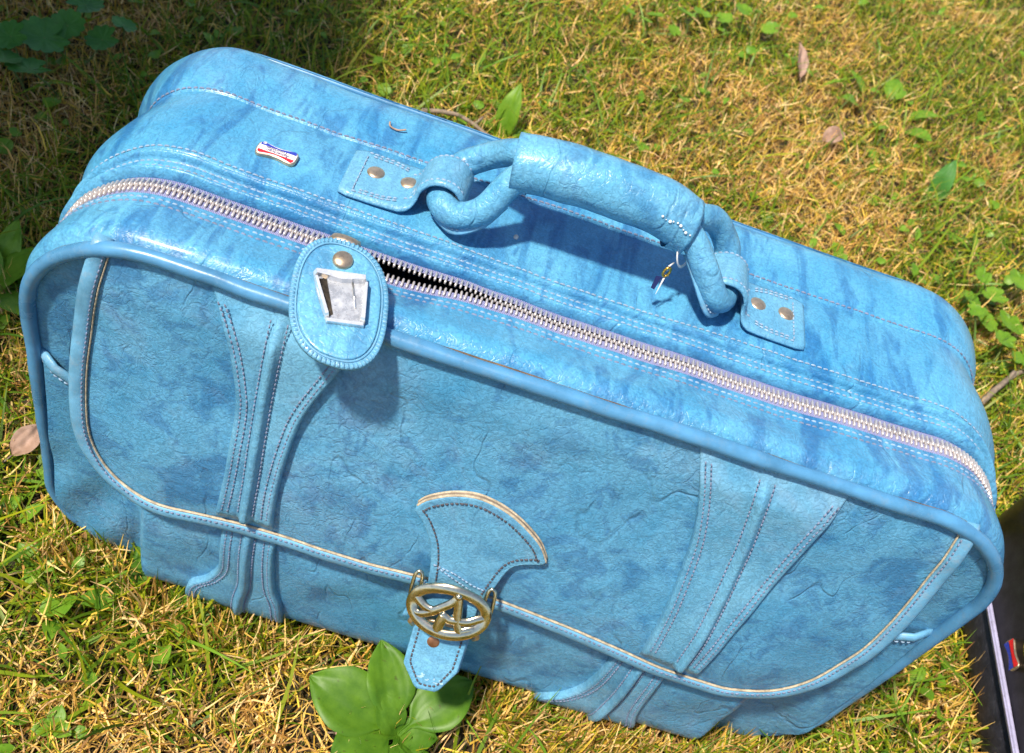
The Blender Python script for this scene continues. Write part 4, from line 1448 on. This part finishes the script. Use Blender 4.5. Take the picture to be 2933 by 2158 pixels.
# latch beside the badge, partly out of the picture
mb = MB()
def lp_(u, v, w=0.0):
    return np.array((-.180 - w, .145 - u, .106 + v))
latch = plate(tag_outline(.024, .019, 80, 3.2), (0, 0), .0042, -.001, 'latch', M_CHROME, bc, fr=lp_, rings=5)
plate(tag_outline(.019, .014, 80, 3.0), (0, 0), .0062, .0040, 'latch_plate', M_NICKEL, latch, fr=lp_, rings=4, bulge=.001)

# ------------------------------------------------------------------ grass and plants
def vnoise(x, y, scale, seed):
    r = np.random.default_rng(seed)
    G = r.random((64, 64))
    u = (x * scale) % 64; v = (y * scale) % 64
    i = np.floor(u).astype(int); j = np.floor(v).astype(int)
    a = u - i; b = v - j
    a = a * a * (3 - 2 * a); b = b * b * (3 - 2 * b)
    i1 = (i + 1) % 64; j1 = (j + 1) % 64; i %= 64; j %= 64
    return (G[i, j] * (1 - a) + G[i1, j] * a) * (1 - b) + (G[i, j1] * (1 - a) + G[i1, j1] * a) * b
def field(x, y):
    """0 = green, 1 = straw"""
    return .5 * vnoise(x, y, 5, 1) + .3 * vnoise(x, y, 13, 2) + .2 * vnoise(x, y, 30, 3)

def footprint_ok(x, y):
    bag = (np.abs(x) < .300) & (y > -.012) & (y < .218)
    blk = (x > .495) & (x < .86) & (y > -.385) & (y < .270)
    return ~(bag | blk)

def sample_area(n, near=True):
    if near:
        # trapezoid of lawn round the suitcase
        y = rng.uniform(-.32, 2.0, n * 3)
        xl = np.interp(y, [-.32, .0, .6, 2.0], [-.46, -.55, -.90, -1.25])
        xr = np.interp(y, [-.32, .0, .6, 2.0], [.75, .85, 1.0, 1.35])
        x = rng.uniform(-1.25, 1.35, n * 3)
        keep = (x > xl) & (x < xr) & footprint_ok(x, y)
        keep &= ~((((x + .018) / .075) ** 2 + ((y + .080) / .055) ** 2 < 1) & (rng.random(n * 3) < .6))
        keep &= rng.random(n * 3) < np.interp(y, [-.32, .3, .9, 2.0], [1, 1, .62, .34])
    else:
        m = n * 5
        r_ = .55 + 4.0 * rng.random(m) ** 1.25; a_ = rng.uniform(0, 2 * np.pi, m)
        x = .1 + r_ * np.cos(a_); y = .7 + r_ * np.sin(a_) * 1.15
        xl = np.interp(y, [-.32, .0, .6, 2.0], [-.46, -.55, -.90, -1.25])
        xr = np.interp(y, [-.32, .0, .6, 2.0], [.75, .85, 1.0, 1.35])
        inside = (y > -.32) & (y < 2.0) & (x > xl) & (x < xr)
        keep = footprint_ok(x, y) & ~inside
    x, y = x[keep][:n], y[keep][:n]
    return x, y

def blades(name, x, y, length, width, th0, bend, z0, mat, colours, label, droop=0.0, curl=.5, segs=4):
    n = len(x)
    yaw = rng.uniform(0, 2 * np.pi, n)
    side = rng.normal(0, curl, n)
    K = segs + 1
    V = np.zeros((n, K, 2, 3), np.float32)
    px, py, pz = x.copy(), y.copy(), z0.copy()
    roll = rng.uniform(-1.0, 1.0, n)
    for k in range(K):
        t = k / segs
        th = th0 + bend * t
        yw = yaw + side * t
        if k:
            ds = length / segs
            px = px + np.sin(th) * np.cos(yw) * ds
            py = py + np.sin(th) * np.sin(yw) * ds
            pz = np.maximum(pz + np.cos(th) * ds, z0 * .3 + .001 + GZ)
        w = width * (1 - t) ** .6 * (1 if k < segs else .12) * .5 + width * .06
        sx, sy = -np.sin(yw) * np.cos(roll), np.cos(yw) * np.cos(roll)
        sz = np.sin(roll)
        V[:, k, 0] = np.stack([px - sx * w, py - sy * w, pz - sz * w], 1)
        V[:, k, 1] = np.stack([px + sx * w, py + sy * w, pz + sz * w], 1)
    verts = V.reshape(-1, 3)
    base = (np.arange(n) * K * 2)[:, None]
    quads = np.array([[2 * k, 2 * k + 1, 2 * k + 3, 2 * k + 2] for k in range(segs)]).reshape(1, -1)
    idx = (base + quads).reshape(-1).astype(np.int32)
    nf = n * segs
    me = bpy.data.meshes.new(name)
    me.vertices.add(len(verts)); me.vertices.foreach_set('co', verts.ravel())
    me.loops.add(len(idx)); me.loops.foreach_set('vertex_index', idx)
    me.polygons.add(nf)
    me.polygons.foreach_set('loop_start', np.arange(nf, dtype=np.int32) * 4)
    me.polygons.foreach_set('use_smooth', np.ones(nf, bool))
    me.update(calc_edges=True)
    at = me.color_attributes.new('blade_colour', 'FLOAT_COLOR', 'POINT')
    c = np.ones((n, K * 2, 4), np.float32)
    tt = np.repeat(np.linspace(0, 1, K), 2)[None, :, None]
    c[:, :, :3] = colours[:, None, :] 
    at.data.foreach_set('color', c.ravel())
    me.materials.append(mat)
    o = bpy.data.objects.new(name, me)
    col.objects.link(o)
    o['kind'] = 'stuff'
    o['label'] = label
    o['category'] = 'grass'
    return o

def pick(pal, n, jit=.18):
    pal = np.array(pal)
    c = pal[rng.integers(0, len(pal), n)]
    mixr = rng.random((n, 1))
    c2 = pal[rng.integers(0, len(pal), n)]
    c = c * mixr + c2 * (1 - mixr)
    return (c * rng.uniform(1 - jit, 1 + jit, (n, 1)) * rng.uniform(.95, 1.05, (n, 3))).astype(np.float32)

STRAW = [(.88, .56, .17), (.66, .37, .08), (.92, .68, .32), (.42, .21, .05), (.80, .52, .07), (.20, .09, .025), (.90, .58, .26), (.66, .46, .05), (.28, .14, .04)]
GREEN = [(.22, .29, .010), (.13, .22, .010), (.29, .33, .010), (.36, .35, .014), (.07, .16, .010), (.15, .29, .020)]

def lawn(near, n_straw, n_green, n_long, tag_):
    s = 1.0
    def pts(n, lo, hi, inv):
        x, y = sample_area(int(n * 1.9), near)
        f = .5 + (field(x, y) - .5) * 1.7 + .16 * np.clip((-.02 - y) / .06, 0, 1) * np.clip((.15 - x) / .2, 0, 1) - .15 * np.clip((y - .3) / .5, 0, 1)
        p = np.clip((f - .22) / .36, lo, hi) if not inv else np.clip((.78 - f) / .40, lo, hi)
        k = rng.random(len(x)) < p
        return x[k][:n], y[k][:n]
    x, y = pts(n_straw, .30, 1, False); n = len(x)
    s = 1.0 if near else 1.0 + .9 * np.clip((np.hypot(x - .1, y - .7) - .6) / 2.5, 0, 1.4)
    wk = 1.0 if near else 1.7
    blades('dry_grass', x, y, rng.uniform(.010, .042, n) * s * (1 if near else 1.25), rng.uniform(.0008, .0019, n) * s * wk, np.radians(rng.uniform(30, 95, n)), np.radians(rng.uniform(-70, 90, n)),
           GZ + np.abs(rng.normal(.003, .006, n)) + .001, M_STRAW, pick(STRAW, n), 'dry straw-coloured grass matted over the ' + tag_, curl=1.1, segs=3)
    x, y = pts(n_green, .28, 1, True); n = len(x)
    s = 1.0 if near else 1.0 + .9 * np.clip((np.hypot(x - .1, y - .7) - .6) / 2.5, 0, 1.4)
    blades('green_grass', x, y, rng.uniform(.012, .042, n) * s * (1 if near else 1.25), rng.uniform(.0010, .0026, n) * s * wk, np.radians(rng.uniform(4, 70, n)), np.radians(rng.uniform(-10, 80, n)),
           GZ + rng.uniform(0, .006, n), M_GREEN, pick(GREEN, n), 'short green grass growing through the ' + tag_, curl=.6, segs=3)
    x, y = pts(n_long, .3, 1, True); n = len(x)
    s = 1.0 if near else 1.4
    blades('long_grass', x, y, rng.uniform(.04, .095, n) * s, rng.uniform(.0018, .0036, n) * s, np.radians(rng.uniform(25, 75, n)), np.radians(rng.uniform(0, 60, n)),
           GZ + rng.uniform(0, .008, n), M_GREEN, pick(GREEN[:3] + GREEN[4:], n), 'longer green grass blades lying across the ' + tag_, curl=.45, segs=5)
lawn(True, 122000, 84000, 8000, 'lawn around the blue suitcase')
lawn(False, 85000, 75000, 3000, 'lawn further off')

# ------------------------------------------------------------------ weeds, leaves, twigs
def leaf_mesh(name, length, width, prof, arch=.15, fold=.12, ridge=0.0, nv=12, nu=18, wave=.0, seed=0):
    V = []
    for i in range(nu + 1):
        t = i / nu
        w = width * .5 * prof(t)
        for j in range(-nv // 2, nv // 2 + 1):
            q = j / (nv / 2)
            z = arch * length * 4 * t * (1 - t) * .5 + fold * abs(q) * w - ridge * abs(math.sin(q * math.pi * 2.5)) * (w / (width * .5 + 1e-9))
            z += wave * length * N3(t * 4 + seed, q * 2, seed * 1.7)
            V.append((length * t, q * w * (1 + .05 * N3(t * 9, q * 3, seed)), z))
    return V, grid_faces(nu + 1, nv + 1)
def round_leaf(r, lobes=9, seed=0, cup=.18):
    V = [(0, 0, 0)]; F = []
    n, rings = 72, 7
    for k in range(1, rings + 1):
        t = k / rings
        for j in range(n):
            a = 2 * math.pi * j / n
            d = abs(((a + math.pi) % (2 * math.pi)) - math.pi)
            notch = 1 - .55 * math.exp(-((math.pi - d) / .28) ** 2)
            rr = r * t * (1 - t ** 3 * .16 * (1 - abs(math.sin(lobes * a / 2))) ** 1.5) * (1 - (1 - notch) * t)
            z = cup * r * t * t - .05 * r * t * abs(math.cos(lobes * a / 2)) * (1 if t < .95 else .8) + .10 * r * t * N3(math.cos(a) * 1.5, math.sin(a) * 1.5, seed)
            V.append((rr * math.cos(a), rr * math.sin(a), z))
    for j in range(n):
        F.append((0, 1 + j, 1 + (j + 1) % n))
    for k in range(rings - 1):
        for j in range(n):
            F.append((1 + k * n + j, 1 + (k + 1) * n + j, 1 + (k + 1) * n + (j + 1) % n, 1 + k * n + (j + 1) % n))
    return V, F
def put(V, M):
    return [tuple(M @ Vector(v)) for v in V]
def orient(loc, yaw, pitch, roll=0.0):
    return Matrix.Translation(loc) @ Matrix.Rotation(yaw, 4, 'Z') @ Matrix.Rotation(-pitch, 4, 'Y') @ Matrix.Rotation(roll, 4, 'X')
ovate = lambda t: max(.02, math.sin(math.pi * min(1, t) ** .85) ** .8) if 0 < t < 1 else .03
def stalked(t):
    if t < .2:
        return .12
    q = (t - .2) / .8
    return max(.03, .12 * (1 - q) + (q ** .75 * (1 - q) ** .85) / .335 * .97)
lance = lambda t: max(.04, math.sin(math.pi * (t * .96 + .03)) ** .9)

def leafy(name, base, label, cat, leaves, mat, group=None):
    root = tag(empty(name, base), label, cat, group)
    for k, (yaw, pitch, ln, wd, prof, off) in enumerate(leaves):
        v, f = leaf_mesh('leaf', ln, wd, prof, arch=.22, fold=.14, ridge=.0016 if ln > .05 else .0005, wave=.03, seed=k + len(label))
        new_mesh('leaf', put(v, orient(off, yaw, pitch, rng.uniform(-.25, .25))), f, mat, root)
    return root
def towards(a, b):
    return math.atan2(b[1] - a[1], b[0] - a[0]), math.hypot(b[0] - a[0], b[1] - a[1])
PB = (-.006, -.086)
pl = []
for (tx, ty), pit, wd, prof in (((-.084, -.068), .22, .046, stalked), ((-.040, -.030), .45, .036, stalked), ((.040, -.036), .30, .040, stalked), ((.024, -.083), .25, .030, ovate),
                                ((-.050, -.124), .20, .040, stalked), ((-.030, -.066), .60, .024, ovate), ((.022, -.135), .2, .040, stalked), ((-.004, -.150), .25, .036, stalked)):
    yw, dl = towards(PB, (tx, ty))
    pl.append((yw, pit, dl / math.cos(pit) * .95, wd, prof, (0, 0, .018)))
leafy('plantain', (PB[0], PB[1], GZ), 'broad-leaved plantain growing in front of the blue suitcase below its buckle', 'plant', pl, M_PLANTAIN)

def ivy(name, label, pts, z, mat, lobes):
    c = (sum(p[0] for p in pts) / len(pts), sum(p[1] for p in pts) / len(pts), GZ)
    root = tag(empty(name, c), label, 'plant')
    for k, (x, y, r) in enumerate(pts):
        zz = z + rng.uniform(-.012, .014)
        v, f = round_leaf(r * .88, lobes, k * 3.1)
        M = orient((x - c[0], y - c[1], zz), rng.uniform(0, 6.28), rng.uniform(-.35, .35), rng.uniform(-.3, .3))
        lf = new_mesh('leaf', put(v, M), f, mat, root)
        bx_, by_ = x - c[0] + rng.uniform(-.03, .03), y - c[1] + rng.uniform(-.03, .03)
        path = catmull([(bx_, by_, .002), ((bx_ + x - c[0]) / 2 + .004, (by_ + y - c[1]) / 2, zz * .55), (x - c[0], y - c[1], zz)], 5)
        v, f = sweep(path, .0011, nseg=6)
        new_mesh('stem', v, f, M_STEM, lf)
    return root
ivy('ground_ivy', 'ground ivy with round scalloped leaves in the shaded corner at the upper left', [(-.604, .524, .0300), (-.567, .512, .0300), (-.555, .582, .0230), (-.589, .486, .0215), (-.556, .542, .0219), (-.525, .558, .0220), (-.516, .590, .0164), (-.557, .460, .0262), (-.583, .460, .0195)], .048, M_IVY, 11)
ivy('round_leaf_weed', 'pale round-leaved weed patch in the lawn behind the suitcase at the top', [(.098, 1.096, .0168), (.142, 1.118, .0201), (.174, 1.166, .0191), (.210, 1.169, .0176), (.237, 1.184, .0194), (.290, 1.187, .0179), (.130, 1.069, .0136), (.054, 1.076, .0151), (.080, 1.043, .0133)], .036, M_CLOVER, 8)
ivy('round_leaf_weed', 'bright round-leaved weed patch beyond the right end of the suitcase', [(.565, .651, .0169), (.606, .680, .0200), (.639, .714, .0206), (.583, .625, .0219), (.620, .634, .0236), (.594, .580, .0189), (.614, .557, .0176), (.582, .696, .0147), (.555, .612, .0127), (.655, .660, .02), (.66, .60, .019)], .038, M_CLOVER, 9)
leafy('dock_weed', (-.462, .20, GZ), 'weed with large pointed yellow-green leaves at the left edge beside the suitcase', 'plant',
      [(.9, .5, .065, .034, ovate, (0, 0, .005)), (2.2, .5, .06, .032, ovate, (0, 0, .005)), (-.6, .35, .055, .03, ovate, (0, 0, .005)), (1.6, .8, .055, .026, ovate, (.0, .02, .005)), (.4, .6, .045, .024, ovate, (.01, .045, .004))], M_CLOVER)
leafy('dandelion', (-.222, -.040, GZ), 'dark notched-leaf weed under the lower left corner of the suitcase', 'plant',
      [(3.6, .35, .045, .020, ovate, (0, 0, .004)), (1.9, .5, .05, .013, lance, (0, 0, .004)), (.3, .4, .05, .018, ovate, (.02, .008, .004)), (2.6, .3, .04, .014, lance, (0, 0, .004))], M_PLANTAIN)
leafy('dandelion', (-.190, -.036, GZ), 'small green-leaved weed poking out below the left strap', 'plant',
      [(-1.2, .5, .032, .018, ovate, (0, 0, .004)), (-.2, .3, .035, .014, ovate, (0, 0, .004)), (-2.2, .4, .028, .014, ovate, (0, 0, .004))], M_CLOVER)
leafy('clover', (-.232, -.144, GZ), 'three-leaved clover in the dry grass near the lower left corner', 'plant',
      [(1.7, .35, .015, .012, ovate, (0, 0, .014)), (3.6, .2, .014, .012, ovate, (0, 0, .014)), (-.2, .2, .014, .012, ovate, (0, 0, .014)), (.4, .1, .011, .009, ovate, (.012, 0, .012))], M_CLOVER)
leafy('seedling', (-.300, -.036, GZ), 'yellow-green seedling at the left edge below the suitcase corner', 'plant',
      [(2.6, .3, .022, .016, ovate, (0, 0, .008)), (.3, .3, .020, .014, ovate, (0, 0, .008)), (-1.4, .2, .018, .012, ovate, (0, 0, .008))], M_CLOVER)
leafy('upright_weed', (-.070, .690, GZ), 'single upright green leaf standing behind the suitcase left of the grip', 'plant',
      [(1.5, 1.15, .075, .030, ovate, (0, 0, .0)), (.2, .5, .04, .022, ovate, (0, 0, 0)), (2.9, .4, .035, .02, ovate, (0, 0, 0))], M_CLOVER)
leafy('upright_weed', (.560, .900, GZ), 'dark green leaf standing alone in the lawn at the upper right', 'plant', [(1.4, 1.2, .07, .030, ovate, (0, 0, .0)), (4.0, .5, .035, .018, ovate, (0, 0, 0))], M_IVY)
leafy('broad_weed', (.50, 1.10, GZ), 'low weed with several broad leaves in the upper right lawn', 'plant',
      [(a, .35, .05, .03, ovate, (.045 * math.cos(a), .05 * math.sin(a), .008)) for a in (.2, 1.3, 2.4, 3.5, 4.4, 5.5)], M_CLOVER)

def scatter_weeds(n):
    mb = MB()
    x, y = sample_area(n * 2, True)
    k = rng.random(len(x)) < np.clip((.62 - vnoise(x, y, 4, 9)) / .25, .05, 1)
    for a, b in list(zip(x[k], y[k]))[:n]:
        r = rng.uniform(.004, .0105)
        if rng.random() < .5:
            v, f = leaf_mesh('l', r * 2.6, r * 1.3, ovate, .2, .15, 0, nv=4, nu=6, seed=a)
        else:
            v, f = leaf_mesh('l', r * 2.0, r * 2.0, ovate, .2, .2, 0, nv=4, nu=6, seed=a)
        mb.add(put(v, orient((a, b, GZ + rng.uniform(.006, .022)), rng.uniform(0, 6.28), rng.uniform(-.2, .7), rng.uniform(-.4, .4))), f)
    o = mb.build('ground_cover', M_CLOVER, kind='stuff')
    o['label'] = 'small broad weed leaves scattered through the lawn'; o['category'] = 'weeds'
scatter_weeds(900)
def base_fringe():
    # blades pushed up against the foot of the suitcase
    n = 2600
    x = rng.uniform(-.31, .33, n); y = rng.uniform(-.060, -.030, n) + .022 * (np.abs(x) > .235)
    ok = ~((x > -.095) & (x < .05) & (y < -.034))
    x, y = x[ok], y[ok]; n = len(x)
    for nm, mt, pal, k in (('dry_grass', M_STRAW, STRAW, rng.random(n) < .6), ('green_grass', M_GREEN, GREEN, rng.random(n) < .45)):
        a, b = x[k], y[k]; m = len(a)
        blades(nm, a, b, rng.uniform(.020, .055, m), rng.uniform(.001, .0026, m), np.radians(rng.uniform(0, 45, m)), np.radians(rng.uniform(-20, 60, m)), np.full(m, GZ) + .002, mt, pick(pal, m),
               ('dry' if nm == 'dry_grass' else 'green') + ' grass pressed up against the foot of the blue suitcase', curl=.8, segs=3)
base_fringe()

def dry_leaf(loc, yaw, pitch, ln, wd, label, curl_=.3):
    root = tag(empty('dry_leaf', loc), label, 'leaf')
    v, f = leaf_mesh('leaf', ln, wd, ovate, curl_, .35, .0006, wave=.08, seed=ln * 900)
    new_mesh('blade', put(v, orient((0, 0, 0), yaw, pitch, .3)), f, M_DRYLEAF, root)
    v, f = sweep([(0, 0, 0), tuple(orient((0, 0, 0), yaw, pitch) @ Vector((-ln * .25, 0, .001)))], .0007, nseg=5)
    new_mesh('stalk', v, f, M_TWIG, root)
dry_leaf((.343, 1.075, .022), 1.9, .55, .058, .026, 'pinkish dry leaf lying in the lawn near the top right', .1)
dry_leaf((-.357, .040, .014), 1.2, .25, .034, .020, 'curled brown dry leaf at the left edge beside the suitcase end')
dry_leaf((.376, .925, .016), .6, .3, .04, .026, 'crumpled brown dry leaf in pale straw behind the suitcase')
dry_leaf((-.050, -.096, .010), .3, .1, .022, .014, 'reddish dead leaf among the plantain leaves')
def twig(pts, r, label):
    c = np.array(pts[0]); root = tag(empty('twig', tuple(c)), label, 'twig')
    P = catmull([np.array(p) - c for p in pts], 8)
    P = np.array([p + np.array([0, 0, .0012 * N3(p[0] * 80, p[1] * 80, 2)]) for p in P])
    v, f = sweep(P, r, nseg=8, taper=lambda t: 1 - .5 * t)
    new_mesh('stick', v, f, M_TWIG, root)
    m = len(P) // 2
    v, f = sweep([P[m], P[m] + np.array([.008, .012, .006])], r * .6, nseg=6)
    new_mesh('side_shoot', v, f, M_TWIG, root)
twig([(.560, .480, .014), (.585, .512, .020), (.615, .545, .024), (.670, .585, .026)], .0042, 'grey bark twig lying beyond the right end of the suitcase')
twig([(-.175, .668, .012), (-.130, .672, .020), (-.085, .655, .018), (-.04, .640, .012)], .0032, 'dark twig in the grass behind the suitcase handle')

# bits lying on the suitcase
zt = top_z(-.1376, .1786)
bit = tag(empty('plant_scrap', (-.1376, .1786, zt + .0012)), 'tiny curled brown stem lying on top of the blue suitcase', 'debris')
v, f = sweep(catmull([(-.006, .004, .001), (-.0045, .0, .0006), (.001, -.001, .0004), (.006, .0008, .0016)], 6), .0006, nseg=6)
new_mesh('stem', v, f, M_BITS, bit)
zt = top_z(-.0415, .1174)
v, f = dome((0, 0, 0), (.1, .2, 1), .0016, .0016, 7, 3)
g_ = new_mesh('grit', v, f, M_PEB, smooth=False); g_.location = (-.0415, .1174, zt + .0008)
tag(g_, 'pale crumb of grit on the suitcase top below the handle', 'debris')

# ------------------------------------------------------------------ unseen shrub beyond the left edge, shaped to shade the corner
def shrub():
    base = (-1.12, .05, GZ)
    root = tag(empty('shrub', base), 'unseen leafy shrub beyond the left edge, added to shade the corner', 'shrub')
    for k in range(6):
        a = k * 1.05
        P = catmull([(.03 * math.cos(a), .03 * math.sin(a), 0), (.10 * math.cos(a), .10 * math.sin(a), .45), (.05 + .22 * math.cos(a), .28 * math.sin(a), 1.0)], 6)
        v, f = sweep(P, .011, nseg=7, taper=lambda t: 1 - .75 * t)
        new_mesh('stem', v, f, M_TWIG, root)
    mb = MB()
    for k in range(11500):
        d = rng.normal(0, 1, 3); d /= np.linalg.norm(d)
        q = d * rng.random() ** .4 * np.array((.36, .62, .34)) + np.array((.06, .22, .98)) if k % 3 else d * rng.random() ** .4 * np.array((.26, .50, .30)) + np.array((.10, .40, .32))  # every third leaf: low clump added to block sky light from the corner
        v, f = leaf_mesh('l', rng.uniform(.04, .075), rng.uniform(.025, .045), ovate, .2, .2, 0, nv=2, nu=3)
        mb.add(put(v, orient(tuple(q), rng.uniform(0, 6.28), rng.uniform(-.6, .6), rng.uniform(-.6, .6))), f)
    mb.build('foliage', M_IVY, root, kind='stuff')
shrub()
